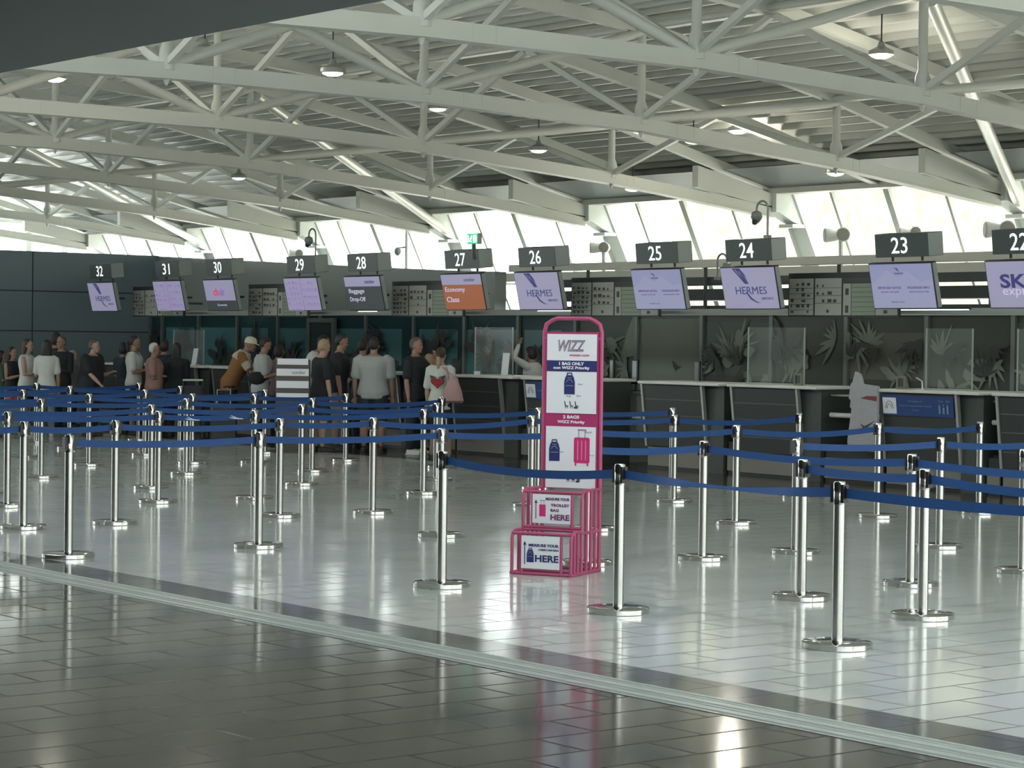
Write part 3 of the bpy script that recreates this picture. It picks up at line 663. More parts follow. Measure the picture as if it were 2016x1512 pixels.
def ptz(px, pybase, pytop, Y, dx, label):
    b_ = onY(px, pybase, Y); tp = onY(px, pytop, Y); h = tp.z-b_.z; r = .10
    t = thing('dome_camera', label, 'security camera', b_, 0, 'hooked security cameras over the desks')
    pts = [V((0, 0, 0)), V((0, 0, h-r))]+[V((dx*(-r+r*math.cos(a)), 0, h-r+r*math.sin(a))) for a in [i*math.pi/8 for i in range(1, 9)]]+[V((-2*r*dx, 0, h-r-.03))]
    MB().tube(pts, .014, 8).build('hook_pole', CAMG, t)
    MB().lathe([(.02, .06), (.06, .04), (.075, -.02), (.06, -.05), (.03, -.09), (.005, -.1)], 16, M=Matrix.Translation(V((-2*r*dx, 0, h-r-.08)))).build('camera_dome', CAMG, t)
    MB().lathe([(.03, -.02), (.04, -.05), (.03, -.08), (.005, -.09)], 12, M=Matrix.Translation(V((-2*r*dx, -.03, h-r-.11)))).build('lens_cover', BLACK, t)
    MB().box(-.04, .04, -.03, .03, -.02, .02).build('base_plate', CAMG, t)
ptz(1511, 466, 395, 20.2, 1, 'grey hooked security camera standing above number sign 24')
ptz(621, 508, 450, 20.2, 1, 'grey hooked security camera standing above number sign 29')
ptz(1412, 548, 500, 22.6, -1, 'smaller grey hooked security camera between the signs 25 and 24')
p = onY(783, 495, 27.0)
t = thing('wall_camera', 'small grey dome camera on a short arm right of sign 28', 'security camera', (p.x, 27.0, p.z)); MB().ell((0, 0, 0), .07, .07, .09).build('dome', CAMG, t); MB().tube([V((0, 0, .07)), V((.12, .12, .09))], .015, 8).build('arm', CAMG, t); MB().tube([V((.14, .12, .6)), V((.14, .12, -.75))], .03, 8).build('pole', mat('pale_pole', (.45, .47, .44), .5), t)
def speakers(px, py, Y, k, label):
    p = onY(px, py, Y)
    t = thing('loudspeaker_pair', label, 'loudspeaker', (p.x, Y, p.z), 0, 'round loudspeaker pairs at the windows')
    for s_ in (-1, 1):
        a = math.radians(90+s_*28)
        R = Matrix.Translation(V((s_*.16*k, -.05, 0))) @ Matrix.Rotation(math.radians(s_*35), 4, 'Z') @ Matrix.Rotation(math.radians(90), 4, 'X')
        h_ = MB().lathe([(.001, -.10), (.10*k, -.10), (.13*k, .0), (.15*k, .12), (.14*k, .135), (.001, .13)], 18, M=R).build('horn', mat('speaker_white', (.72, .74, .70), .5), t)
        MB().lathe([(.001, .137), (.13*k, .137), (.125*k, .142), (.001, .145)], 18, M=R).build('grille', mat('speaker_grille', (.30, .30, .26), .6), h_)
    MB().tube([V((0, 0, .1)), V((0, .05, -1.4))], .035, 8).build('pole', mat('pale_pole', (.45, .47, .44), .5), t)
speakers(1655, 463, 27.0, .8, 'pair of round white loudspeakers on a pole between signs 24 and 23'); speakers(1188, 488, 27.0, .7, 'pair of round white loudspeakers on a pole right of sign 26')
speakers(1975, 452, 27.0, .85, 'pair of round white loudspeakers left of the sign at the right edge'); speakers(1800, 458, 27.2, .6, 'pair of round white loudspeakers just above sign 23')
speakers(592, 500, 27.2, .65, 'pair of round white loudspeakers above and left of sign 29')
# ------------------------------------------------------------------ barrier posts
def post_parts(t):
    MB().lathe([(.001, 0), (.194, 0), (.198, .004), (.198, .031), (.192, .036), (.10, .040), (.001, .042)], 40).build('base', STEEL2, t)
    MB().lathe([(.034, .036), (.034, .80)], 20).build('pole', STEEL, t)
    h = MB(); h.lathe([(.034, .80), (.0345, .802), (.0345, .922), (.030, .930), (.001, .931)], 20); h.build('head', STEEL2, t)
def post_slots(a, t):
    R = Matrix.Rotation(a, 4, 'Z'); m = MB()
    for s_ in (-1, 1): m.box(s_*.036-.012, s_*.036+.012, -.022, .022, .812, .915, M=R)
    m.box(s_*.05-.006, s_*.05+.006, -.008, .008, .835, .905, M=R)
    m.build('belt_clip_block', BLACK, t)
def belt(t, a, b_, sag=.035, tw=0.):
    d = b_-a; L_ = d.length; d.normalize(); sd = V((-d.y, d.x, 0)); n = 14; P = []; m = MB()
    for i in range(n+1):
        q = i/n; c = d*(.036+q*(L_-.072)) + V((0, 0, .868-sag*4*q*(1-q)*min(1, L_/1.7)))
        an = tw*math.sin(math.pi*q)**2; up = V((0, 0, 1))*math.cos(an)+sd*math.sin(an); nn = sd*math.cos(an)-V((0, 0, 1))*math.sin(an)
        P += [c+up*.027+nn*.001, c-up*.027+nn*.001, c-up*.027-nn*.001, c+up*.027-nn*.001]
    fs = []
    for i in range(n):
        for k in range(4): fs.append((4*i+k, 4*i+(k+1) % 4, 4*i+4+(k+1) % 4, 4*i+4+k))
    fs += [(0, 1, 2, 3), (4*n+3, 4*n+2, 4*n+1, 4*n)]
    m.add(P, fs); m.build('belt', BELT, t)
def W2(px, py): p = onZ(px, py); return V((p.x, p.y, 0))
COLS = [  # queue lines running toward the desks, front post first
 ('nearest queue line', [W2(134.7, 1097), W2(509, 1078), W2(866.7, 1056.6), V((-15.5, 13.2, 0)), W2(1448, 1032), W2(1726.8, 1019), W2(1927, 1011)]),
 ('second queue line', [V((-18.1, 7.3, 0)), W2(46, 1041), W2(226, 1032), W2(550, 1018), W2(733, 1011), W2(1045, 997), W2(1326, 989), W2(1571, 978.5)]),
 ('third queue line', [V((-20.4, 8.2, 0)), W2(14, 998), W2(311, 990), W2(500, 983), W2(833, 972.5), W2(1058, 963), W2(1322, 960)]),
 ('fourth queue line', [V((-22.2, 10.5, 0)), W2(297, 962), W2(593, 955), W2(858, 946)]),
 ('fifth queue line', [V((-24.3, 10.4, 0)), W2(80.5, 941), W2(366, 934), W2(614, 929), W2(868, 921)]),
 ('sixth queue line', [V((-26.4, 12.1, 0)), W2(175, 917), W2(378, 913), W2(500, 911.5), W2(680, 908)]),
 ('seventh queue line', [V((-28.5, 12.2, 0)), W2(45, 901), W2(285, 896.5), W2(521, 893)]),
 ('eighth queue line', [V((-30.4, 13.8, 0)), W2(137, 884), W2(354, 880)]),
 ('ninth queue line', [V((-32.4, 14.2, 0)), W2(71, 871.5), V((-32.3, 17.9, 0))]),
 ('right-hand side line', [W2(1565, 1090), W2(1849, 1079), V((-12.7, 16.3, 0))]),
]
ROWB = [('front barrier row', [W2(869.4, 1155), W2(1216.7, 1206), W2(1648, 1275), V((-6.9, 9.35, 0))]),
        ('second barrier row on the right', [W2(1577, 1179.5), W2(1816, 1217), V((-7.6, 10.75, 0))]),
        ('third barrier row on the right', [W2(1382.7, 1102), W2(1791.7, 1153), V((-8.8, 12.1, 0))]),
        ('short row behind the pink stand', [W2(1155, 1112), W2(1382.7, 1102)]),
        ('short row at the right edge', [W2(2012, 1128), V((-9.1, 13.5, 0))])]
protoP = None
done = {}
spec_lab = {'front barrier row0': 'polished steel belt post left of the pink stand, starting the front barrier row', 'front barrier row1': 'polished steel belt post just right of the pink stand in the front barrier row',
            'front barrier row2': 'largest and nearest polished steel belt post, right of centre', 'nearest queue line0': 'polished steel belt post closest to the grey floor strip at left'}
for li, (nm, pts) in enumerate(COLS+ROWB):
    for i, p in enumerate(pts):
        key = (round(p.x, 2), round(p.y, 2))
        if key in done: t = done[key]
        else:
            q = p-CP; dd = q.dot(f0); px = 1008+F*q.dot(cr)/dd
            if px < -60 or px > 2080:
                vis = False
            lab = spec_lab.get(nm+str(i), 'steel belt post, %s from the front in the %s counted from the camera' % (ORD[i], nm) if li < 9 else 'steel belt post, %s from the left in the %s' % (ORD[i], nm.replace('second barrier row on the right', 'second barrier row at right').replace('third barrier row on the right', 'third barrier row at right')))
            if protoP is None:
                t = thing('belt_post', lab, 'barrier post', p, 0, 'steel belt posts of the queue'); post_parts(t); protoP = t
                protoK = list(t.children)
            else:
                t = protoP.copy(); col.objects.link(t); t.location = p; t['label'] = lab
                for ch in protoK:
                    c = ch.copy(); col.objects.link(c); c.parent = t
            done[key] = t
            nx = pts[i+1] if i+1 < len(pts) else pts[i-1]
            post_slots(math.atan2((nx-p).y, (nx-p).x), t)
        if i+1 < len(pts) and (pts[i+1]-p).length < 3.6:
            tw = 1.35 if (nm == 'front barrier row' and i == 1) else random.uniform(-.15, .15)
            mark = nm == 'third queue line' and i == 2
            belt(t, p, pts[i+1], .03 if mark else random.uniform(.02, .045), 0. if mark else tw)
            if mark:
                d = pts[i+1]-p; L_ = d.length; d = d.normalized(); sd = V((d.y, -d.x, 0))
                for q in (.33, .82):
                    m = MB(); c = d*(.036+q*(L_-.072)) + V((0, 0, .868-.03*4*q*(1-q)))
                    m.prism([(-.09, .008), (-.02, .004), (-.07, .024), (-.05, .024), (.02, .0), (.085, -.006), (.08, -.014), (-.0, -.012), (-.05, -.006)], lambda a, b_, k: c+d*a+V((0, 0, b_))+sd*k, .002, .004)
                    m.build('belt_bird_print', mat('belt_print_white', (.62, .66, .72), .5), t)
# ------------------------------------------------------------------ pink bag-size stand
A0 = onZ(1003, 1130); ANG = math.radians(27)
t = thing('bag_size_stand', 'pink tubular bag-size stand with white sign boards and two measuring bins', 'bag sizer stand', (A0.x, A0.y, 0), ANG)
w_ = .49; dp = .54; r_ = .0125
def bars(name, segs, r=r_, parent=t):
    m = MB()
    for s_ in segs: m.tube([V(q) for q in s_], r, 10)
    return m.build(name, PINK, parent)
def arc_frame(y0, z0, z1, yb, c=.05):   # side hoop: up the front, rounded, back
    for x0 in (0.012, w_-.012):
        yield [(x0, y0, z0), (x0, y0, z1-c), (x0, y0+c*.3, z1-c*.3), (x0, y0+c, z1), (x0, yb, z1)]
bars('base_frame', [[(0, .012, .012), (w_, .012, .012)], [(0, dp, .012), (w_, dp, .012)], [(.012, 0, .012), (.012, dp, .012)], [(w_-.012, 0, .012), (w_-.012, dp, .012)], [(0, .20, .012), (w_, .20, .012)]])
bars('lower_bin_frame', list(arc_frame(.012, .012, .315, .20))+[[(.012, .02, .30), (w_-.012, .02, .30)], [(.09, .012, .012), (.09, .012, .29)], [(w_-.09, .012, .012), (w_-.09, .012, .29)], [(.012, .20, .315), (w_-.012, .20, .315)], [(w_-.012, .07, .012), (w_-.012, .07, .30)], [(w_-.012, .13, .012), (w_-.012, .13, .31)], [(.012, .13, .012), (.012, .13, .31)]])
bars('upper_bin_frame', list(arc_frame(.20, .012, .605, dp))+[[(.012, .21, .59), (w_-.012, .21, .59)], [(.09, .20, .33), (.09, .20, .58)], [(w_-.09, .20, .33), (w_-.09, .20, .58)], [(.012, .20, .335), (w_-.012, .20, .335)]]+[[(x0, yy, .012), (x0, yy, .60)] for x0 in (.012, w_-.012) for yy in (.29, .37, .45)]+[[(w_-.012, .20, .3), (w_-.012, dp, .3)]])
TOPZ = 1.86; cc = .10
bars('upright_frame', [[(.015, dp, .012), (.015, dp, TOPZ-cc), (.03, dp, TOPZ-cc*.45), (.07, dp, TOPZ-.018), (.115, dp, TOPZ), (w_-.115, dp, TOPZ), (w_-.07, dp, TOPZ-.018), (w_-.03, dp, TOPZ-cc*.45), (w_-.015, dp, TOPZ-cc), (w_-.015, dp, .012)], [(.015, dp, TOPZ-.15), (w_-.015, dp, TOPZ-.15)]], .016)
PNK = mat('pink_board', (.38, .04, .145), .4, noise=.03)
bd = MB().box(.03, w_-.03, dp-.015, dp+.004, .60, TOPZ-.10).build('sign_board', PNK, t)
zpx = lambda py: onD(1140, py, 16.85).z
YB = dp-.016
def wpanel(name, z0, z1, m_=WHITE, x0=.045, x1=w_-.045): return MB().box(x0, x1, YB-.004, YB, z0, z1).build(name, m_, t)
p1 = wpanel('logo_panel', zpx(710), zpx(658)); p2 = wpanel('navy_panel', zpx(731), zpx(710.5), NAVY); p3 = wpanel('one_bag_panel', zpx(814), zpx(732)); p4 = wpanel('two_bags_panel', zpx(961), zpx(840))
cx = w_/2; yt = YB-.006
m = MB(); text(m, 'WIZZ', cx, zpx(681), .085, wd=.22, y=yt, shear=.25, outline=.028); m.build('logo_outline', mat('logo_grey_pink', (.24, .16, .26), .5), p1)
m = MB(); text(m, 'wizzair.com', cx+.06, zpx(699), .016, wd=.16, y=yt, bold=.01); m.build('web_address', PINKP, p1)
m = MB(); text(m, '1 BAG ONLY', cx, zpx(716), .024, wd=.20, y=yt, bold=.035); text(m, 'non WIZZ Priority', cx, zpx(725), .028, wd=.29, y=yt, bold=.03); m.build('lettering', mat('white_print', (.8, .8, .85), .5), p2)
m = MB(); text(m, '2 BAGS', cx, zpx(821), .024, wd=.13, y=yt+.004, bold=.035); text(m, 'WIZZ Priority', cx, zpx(831.5), .028, wd=.22, y=yt+.004, bold=.03); m.build('lettering', mat('white_print', (.8, .8, .85), .5), bd)
def backpack(par, cx, cz, h):
    W2_ = h*.55
    pr = MB(); k = [(-W2_/2, -h/2), (W2_/2, -h/2), (W2_/2, h*.10), (W2_*.38, h*.34), (W2_*.2, h*.42), (-W2_*.2, h*.42), (-W2_*.38, h*.34), (-W2_/2, h*.10)]
    pr.prism([(cx+a, cz+b_) for a, b_ in k], XZ, yt, yt+.002)
    pr.tube([V((cx-.25*W2_, yt, cz+h*.38)), V((cx-.2*W2_, yt, cz+h*.52)), V((cx+.2*W2_, yt, cz+h*.52)), V((cx+.25*W2_, yt, cz+h*.38))], h*.03, 6)
    o = pr.build('backpack_picture', NAVY, par)
    m = MB(); m.tube([V((cx-.3*W2_, yt-.001, cz+h*.08)), V((cx-.12*W2_, yt-.001, cz+h*.2)), V((cx+.12*W2_, yt-.001, cz+h*.2)), V((cx+.3*W2_, yt-.001, cz+h*.08))], h*.015, 5); m.box(cx-W2_*.35, cx+W2_*.35, yt-.002, yt, cz-h*.10, cz-h*.07); m.box(cx-W2_*.2, cx+W2_*.2, yt-.002, yt, cz+h*.28, cz+h*.31)
    m.build('backpack_lines', mat('pale_blue_print', (.25, .28, .42), .5), o)
def suitcase(par, cx, cz, h):
    W2_ = h*.66; m = MB(); m.prism([(cx+a, cz+b_) for a, b_ in [(-W2_/2, -h/2+.01), (-W2_/2+.01, -h/2), (W2_/2-.01, -h/2), (W2_/2, -h/2+.01), (W2_/2, h/2-.01), (W2_/2-.01, h/2), (-W2_/2+.01, h/2), (-W2_/2, h/2-.01)]], XZ, yt, yt+.002)
    for s_ in (-1, 1): m.box(cx+s_*W2_*.38-.006, cx+s_*W2_*.38+.006, yt, yt+.002, cz-h/2-.02, cz-h/2)
    o = m.build('suitcase_picture', PINKP, par)
    m = MB()
    for s_ in (-1, 0, 1): m.box(cx+s_*W2_*.25-.004, cx+s_*W2_*.25+.004, yt-.002, yt, cz-h*.38, cz+h*.38)
    m.build('suitcase_lines', mat('pale_pink_print', (.65, .22, .36), .5), o)
    m = MB(); 
    for s_ in (-1, 1): m.box(cx+s_*W2_*.2-.003, cx+s_*W2_*.2+.003, yt, yt+.002, cz+h/2, cz+h*.76)
    m.box(cx-W2_*.28, cx+W2_*.28, yt, yt+.002, cz+h*.76, cz+h*.82); m.build('suitcase_handle', GREYP, o)
def seats(par, cx, cz, n):
    m = MB()
    for i in range(n):
        a = cx+(i-n/2+.5)*.042
        m.beam(V((a-.010, yt, cz+.026)), V((a-.004, yt, cz-.006)), .003, .006); m.beam(V((a-.006, yt, cz-.008)), V((a+.016, yt, cz-.008)), .003, .006); m.beam(V((a-.002, yt, cz-.01)), V((a-.004, yt, cz-.026)), .003, .003); m.beam(V((a+.014, yt, cz-.01)), V((a+.012, yt, cz-.026)), .003, .003)
    m.box(cx+.025, cx+.05, yt, yt+.002, cz-.028, cz-.014); m.build('seat_row_picture', DGREY, par)
backpack(p3, cx-.015, zpx(756), .155); seats(p3, cx, zpx(797), 3); backpack(p4, .045+.07, zpx(888), .155); suitcase(p4, cx+.09, zpx(886), .19); seats(p4, cx+.02, zpx(942), 3)
m = MB(); text(m, '40 cm', cx+.07, zpx(756), .010, y=yt); text(m, '30 cm', cx-.02, zpx(780), .010, y=yt); text(m, '20 cm', cx+.06, zpx(779), .010, y=yt); m.build('size_print', GREYP, p3)
m = MB(); text(m, '55 cm', cx+.17, zpx(895), .010, y=yt); text(m, '40 cm', .045+.125, zpx(890), .010, y=yt); text(m, '40 x 23', cx+.14, zpx(850), .012, y=yt); m.box(cx-.11, cx+.12, yt, yt+.002, zpx(929), zpx(927.5)); m.build('size_print', GREYP, p4)
def bin_panel(name, y0, z0, z1, lines, suit):
    global yt
    pn = MB().box(.095, w_-.095, y0-.02, y0-.014, z0, z1).build(name, WHITE, t); yt = y0-.022
    H_ = z1-z0; x0 = .095; x1 = w_-.095
    m = MB(); m.box(x0+.025, x0+.031, yt, yt+.002, z0+.03, z1-.06); m.prism([(x0+.015, z1-.065), (x0+.041, z1-.065), (x0+.028, z1-.04)], XZ, yt, yt+.002)
    m.build('arrow', NAVY if not suit else mat('purple_print', (.16, .035, .13), .5), pn); m = MB()
    for zz, hh, s_, xa, ww in lines: text(m, s_, xa, z0+zz*H_, hh, wd=ww, y=yt, align='r', bold=.03)
    m.build('lettering', NAVY if not suit else mat('purple_print', (.16, .035, .13), .5), pn)
    if suit:
        m = MB(); m.box(x0+.055, x0+.105, yt, yt+.002, z0+.05, z0+.05+.085); m.build('trolley_picture', PINKP, pn)
        m = MB(); m.box(x0+.067, x0+.070, yt, yt+.002, z0+.135, z0+.165); m.box(x0+.090, x0+.093, yt, yt+.002, z0+.135, z0+.165); m.box(x0+.06, x0+.10, yt, yt+.002, z0+.163, z0+.168); m.build('trolley_handle', GREYP, pn)
    else: backpack(pn, x0+.072, z0+.095, .10)
bin_panel('upper_bin_sign', .20, .365, .575, [(.85, .020, 'MEASURE YOUR', w_-.10, .19), (.64, .020, 'TROLLEY', w_-.10, .15), (.46, .020, 'BAG', w_-.10-.085, .065), (.22, .042, 'HERE', w_-.10, .15)], True)
bin_panel('lower_bin_sign', .012, .05, .285, [(.72, .021, 'MEASURE YOUR', w_-.10, .235), (.59, .014, 'CARRY-ON BAG', w_-.10, .16), (.32, .05, 'HERE', w_-.10, .185)], False)
# ------------------------------------------------------------------ striped display stand
p = onD(576, 760, 33.2)
t = thing('striped_display_stand', 'brown display stand with four white strips beside the queue', 'display stand', (p.x-.0, p.y, 0), math.radians(50))
BRN = mat('stand_brown', (.085, .075, .068), .5)
zq = lambda py: onD(576, py, 33.2).z
MB().box(-.25, .25, 0, .10, .0, zq(708)).build('body', BRN, t, bevel=.01)
for i, (a, b_) in enumerate([(718, 706), (740, 726), (764, 750), (787, 774)]):
    s_ = MB().box(-.235+.01*(i == 0), .235-.01*(i == 0), -.012, -.002, zq(a), zq(b_)).build('white_strip', WHITE, t)
    if i == 1: m = MB(); text(m, 'condor', .09, (zq(a)+zq(b_))/2, .05, wd=.2, y=-.014, bold=.03); m.build('lettering', GREYP, s_)
MB().box(-.30, .30, -.1, .25, 0, .03).build('base', BRN, t)
# ------------------------------------------------------------------ people
SK = [mat('skin_light', (.40, .255, .20), .55, noise=.05), mat('skin_tan', (.31, .185, .135), .55, noise=.05), mat('skin_deep', (.22, .13, .10), .55, noise=.05)]
HR = {'dark': mat('hair_dark', (.022, .020, .020), .55, noise=.2, nscale=30), 'brown': mat('hair_brown', (.055, .035, .026), .5, noise=.2, nscale=30), 'white': mat('hair_white', (.52, .52, .48), .6, noise=.1, nscale=30), 'fair': mat('hair_fair', (.33, .25, .16), .55, noise=.15, nscale=30), 'short': mat('hair_greybrown', (.10, .075, .062), .6, noise=.2, nscale=40)}
EYE = mat('eye_dark', (.02, .015, .012), .2); LIP = mat('lip', (.32, .12, .10), .5)
CL = lambda n, c: mat('cloth_'+n, c, .8, noise=.10, nscale=6, bump=.25, bscale=18)
BK = CL('black', (.016, .019, .023)); WT = CL('white', (.52, .54, .52)); GY = CL('light_grey', (.36, .39, .38)); JN = CL('jeans', (.13, .19, .24)); DN = CL('dark_navy', (.02, .027, .04))
BRC = CL('brown', (.26, .125, .045)); CRM = CL('cream', (.48, .44, .37)); PKC = CL('dusty_pink', (.30, .18, .16)); CORAL = CL('coral', (.42, .10, .11)); OLV = CL('olive', (.08, .09, .06)); GRN = CL('green', (.04, .10, .07)); BEG = CL('beige', (.28, .23, .18))
SHW = mat('shoe_white', (.55, .56, .55), .5); SHD = mat('shoe_dark', (.03, .03, .032), .5)
def remesh(o, vs=.011, sm=6):
    r = o.modifiers.new('remesh', 'REMESH'); r.mode = 'VOXEL'; r.voxel_size = vs; r.use_smooth_shade = True
    s_ = o.modifiers.new('smooth', 'SMOOTH'); s_.factor = .5; s_.iterations = sm
    return o
def limb(m, pts, rads, n=12, flat=1.):
    P = [V(p) for p in pts]; d0_ = (P[1]-P[0]).normalized(); d1 = (P[-1]-P[-2]).normalized()
    Q = [P[0]-d0_*rads[0]*.8, P[0]-d0_*rads[0]*.45]+P+[P[-1]+d1*rads[-1]*.45, P[-1]+d1*rads[-1]*.8]
    R = [rads[0]*.35, rads[0]*.85]+list(rads)+[rads[-1]*.85, rads[-1]*.35]
    m.tube(Q, R, n, flat=flat)
def person(label, px, yt_, D, face, top, top_m, bottom, bot_m, hair, hair_k, skin=0, w=1., lean=0., arms=(('h',), ('h',)), sleeve=.5, tlen=.0, female=False, shoes=None, headturn=0., nod=0., belly=0., H=None, cap=None, extra=None, group=None):
    base = onD(px, 700, D); top_p = onD(px, yt_, D)
    H = H or top_p.z/ (1-.16*(1-math.cos(math.radians(lean*1.1))))
    t = thing('person', label, 'person', (base.x, base.y, 0), math.radians(face-90), group or 'travellers at the check-in desks')
    h = H; la = math.radians(lean)
    hip = V((0, 0, .52*h))
    def T(p):   # torso lean about the hips
        p = V(p)
        if p.z <= .50*h: return p
        q = p-hip; c, s_ = math.cos(la), math.sin(la)
        return hip+V((q.x, q.y*c+q.z*s_, q.z*c-q.y*s_))
    sx = w*(.92 if female else 1.)
    off = V((0, -math.sin(la)*.10*h, 0))
    def torso(m, g, z0, z1, k=1.):
        prof = [(.47, .088, .070, .0), (.52, .098*(1.06 if female else 1), .072, -.004), (.57, .088, .064, .0), (.62, .080*(.92 if female else 1), .060, .004), (.68, .088, .068, .006), (.74, .100, .074*(1.08 if female else 1), .006), (.79, .108, .066, .0), (.815, .098, .052, -.004), (.835, .055, .040, -.006), (.85, .036, .036, -.004)]
        R = []
        ps = [q for q in prof if z0 <= q[0] <= z1]
        for zf, rx, ry, yo in ps:
            bl = belly*math.exp(-((zf-.60)/.06)**2)
            R.append([T(V(((rx*h*sx+g)*math.cos(a), yo*h+bl*.5+((ry+bl)*h*w**.5+g)*math.sin(a)*(1 if True else 1), zf*h))) for a in [2*math.pi*i/20 for i in range(20)]])
        m.rings(R)
    J = {}
    for s_, key in ((-1, 0), (1, 1)):
        sh = T(V((s_*.103*h*sx, -.004*h, .795*h))); a = arms[key]
        if a[0] == 'h': u, f = V((s_*.16, -.02, -1)), V((s_*.02, .16, -1))
        elif a[0] == 'cross': u, f = V((s_*.12, .10, -1)), V((-s_*.9, .55, .12))
        elif a[0] == 'hold': u, f = V((s_*.10, .12, -1)), V((-s_*.35, .9, .25))
        elif a[0] == 'desk': u, f = V((s_*.12, .55, -.8)), V((-s_*.15, .95, -.15))
        elif a[0] == 'face': u, f = V((s_*.10, .55, -.55)), V((-s_*.30, .15, 1))
        elif a[0] == 'reach': u, f = V((s_*.15, .45, -.9)), V((s_*.05, .75, -.65))
        elif a[0] == 'back': u, f = V((s_*.2, -.35, -1)), V((-s_*.5, .1, -1))
        elif a[0] == 'up': u, f = V((s_*.45, .35, .35)), V((-s_*.5, -.1, 1))
        u.normalize(); f.normalize(); el = sh+u*.172*h; wr = el+f*.145*h; J[s_] = (sh, el, wr, f, u)
    # ---- body: one continuous surface
    m = MB(); torso(m, 0, .47, .85)
    limb(m, [T(V((0, -.004*h, .82*h))), T(V((0, .004*h, .885*h)))], [.034*h, .031*h])
    hd = T(V((0, .010*h, .930*h))); HM = Matrix.Translation(hd) @ Matrix.Rotation(math.radians(headturn), 4, 'Z') @ Matrix.Rotation(-la*.35-math.radians(nod), 4, 'X')
    m.ell((0, -.004*h, .010*h), .043*h, .053*h, .060*h, 18, 12, M=HM); m.ell((0, .014*h, -.022*h), .034*h, .036*h, .042*h, 16, 9, M=HM)
    m.ell((0, .050*h, -.012*h), .009*h, .012*h, .012*h, 10, 6, M=HM); m.ell((0, .044*h, .014*h), .026*h, .008*h, .006*h, 10, 6, M=HM)
    for s_ in (-1, 1): m.ell((s_*.044*h, -.004*h, -.006*h), .006*h, .011*h, .017*h, 8, 6, M=HM); m.ell((s_*.022*h, .038*h, -.012*h), .012*h, .008*h, .012*h, 8, 6, M=HM)
    m.ell((0, .044*h, -.036*h), .014*h, .008*h, .008*h, 10, 6, M=HM); m.ell((0, .038*h, -.054*h), .016*h, .012*h, .012*h, 10, 6, M=HM)
    fl = .055*h*w
    for s_ in (-1, 1):
        limb(m, [(s_*.048*h*sx, 0, .49*h), (s_*.055*h*sx, .005*h, .38*h), (s_*.056*h*sx, .006*h, .285*h), (s_*.057*h*sx, -.010*h, .20*h), (s_*.058*h*sx, -.008*h, .06*h)], [.050*h*w, .044*h*w, .031*h*w, .031*h*w, .019*h])
        limb(m, [(s_*.058*h*sx, -.02*h, .022*h), (s_*.062*h*sx, .035*h, .018*h), (s_*.068*h*sx, .085*h, .014*h)], [.018*h, .021*h, .014*h], flat=.8)
        sh, el, wr, f, u = J[s_]
        limb(m, [sh, sh+u*.09*h, el, el+f*.05*h, wr], [.030*h*w**.6, .027*h*w**.6, .0215*h, .023*h, .0145*h])
        # hand: palm, four bent fingers, thumb from the side
        sd = f.cross(V((0, 0, 1))) if abs(f.z) < .8 else f.cross(V((0, 1, 0)))
        sd.normalize(); nn = sd.cross(f); pc = wr+f*.030*h
        limb(m, [wr+f*.008*h, pc, wr+f*.052*h], [.014*h, .021*h, .020*h], 12, flat=.55)
        inn = -s_ if f.dot(V((0, 1, 0))) > .3 or True else s_
        for q, L_ in enumerate((.030, .035, .032, .025)):
            b_ = wr+f*.054*h+sd*((q-1.5)*.0105*h)
            limb(m, [b_, b_+f*L_*h*.5-nn*.003*h, b_+f*L_*h*.85-nn*.014*h], [.0054*h, .005*h, .0045*h], 8)
        b_ = wr+f*.020*h+sd*(-1.6*.0105*h)*(1); limb(m, [b_, b_-sd*.012*h+f*.014*h, b_-sd*.014*h+f*.032*h-nn*.006*h], [.0065*h, .0058*h, .005*h], 8)
    body = remesh(m.build('body', SK[skin], t), .0085, 3)
    for s_ in (-1, 1):
        e = MB().ell((s_*.017*h, .0475*h, .003*h), .0058*h, .004*h, .0036*h, 8, 6, M=HM).build('eye', EYE, t)
    MB().ell((0, .0515*h, -.0355*h), .012*h, .003*h, .0035*h, 8, 6, M=HM).build('mouth', LIP, t)
    # ---- top
    m = MB(); z0 = {0: .47}.get(tlen, .47); torso(m, .016*h*(1+.3*(w-1)), .47 if tlen >= 0 else .56, .84)
    if tlen > 0:
        R = []
        for zf, k in ((.49, 1.0), (.49-tlen*.5, 1.06), (.49-tlen, 1.10)):
            R.append([V((.105*h*sx*k*math.cos(a), (.078*h*k)*math.sin(a), zf*h)) for a in [2*math.pi*i/20 for i in range(20)]])
        m.rings(R)
    for s_ in (-1, 1):
        sh, el, wr, f, u = J[s_]
        if sleeve > 0:
            if sleeve <= .6: limb(m, [sh-V((s_*.02*h, 0, -.006*h)), sh, sh+u*.07*h, sh+u*(.172*h*min(1, sleeve*1.5))], [.044*h*w**.6, .043*h*w**.6, .039*h*w**.6, .039*h*w**.6])
            else: limb(m, [sh, sh+u*.08*h, el, el+f*.06*h, wr-f*.01*h], [.043*h, .037*h, .029*h, .027*h, .022*h])
        else: limb(m, [sh-V((s_*.02*h, 0, 0)), sh], [.028*h, .027*h])
    tp = remesh(m.build(top, top_m if not isinstance(top_m, list) else top_m[0], t), .010, 5)
    if isinstance(top_m, list):   # yoke of another colour
        m = MB(); R = []
        for zf, rx, ry in ((.755, .108, .078), (.79, .113, .072), (.818, .098, .054), (.84, .055, .043), (.852, .040, .04)):
            R.append([T(V(((rx*h*sx+.020*h)*math.cos(a), -.002*h+(ry*h+.019*h)*math.sin(a), zf*h))) for a in [2*math.pi*i/20 for i in range(20)]])
        m.rings(R)
        for s_ in (-1, 1): sh, el, wr, f, u = J[s_]; limb(m, [sh-V((s_*.012*h, 0, 0)), sh+u*.06*h, sh+u*.125*h], [.043*h, .042*h, .043*h])
        remesh(m.build('shirt_yoke', top_m[1], tp), .010, 4)
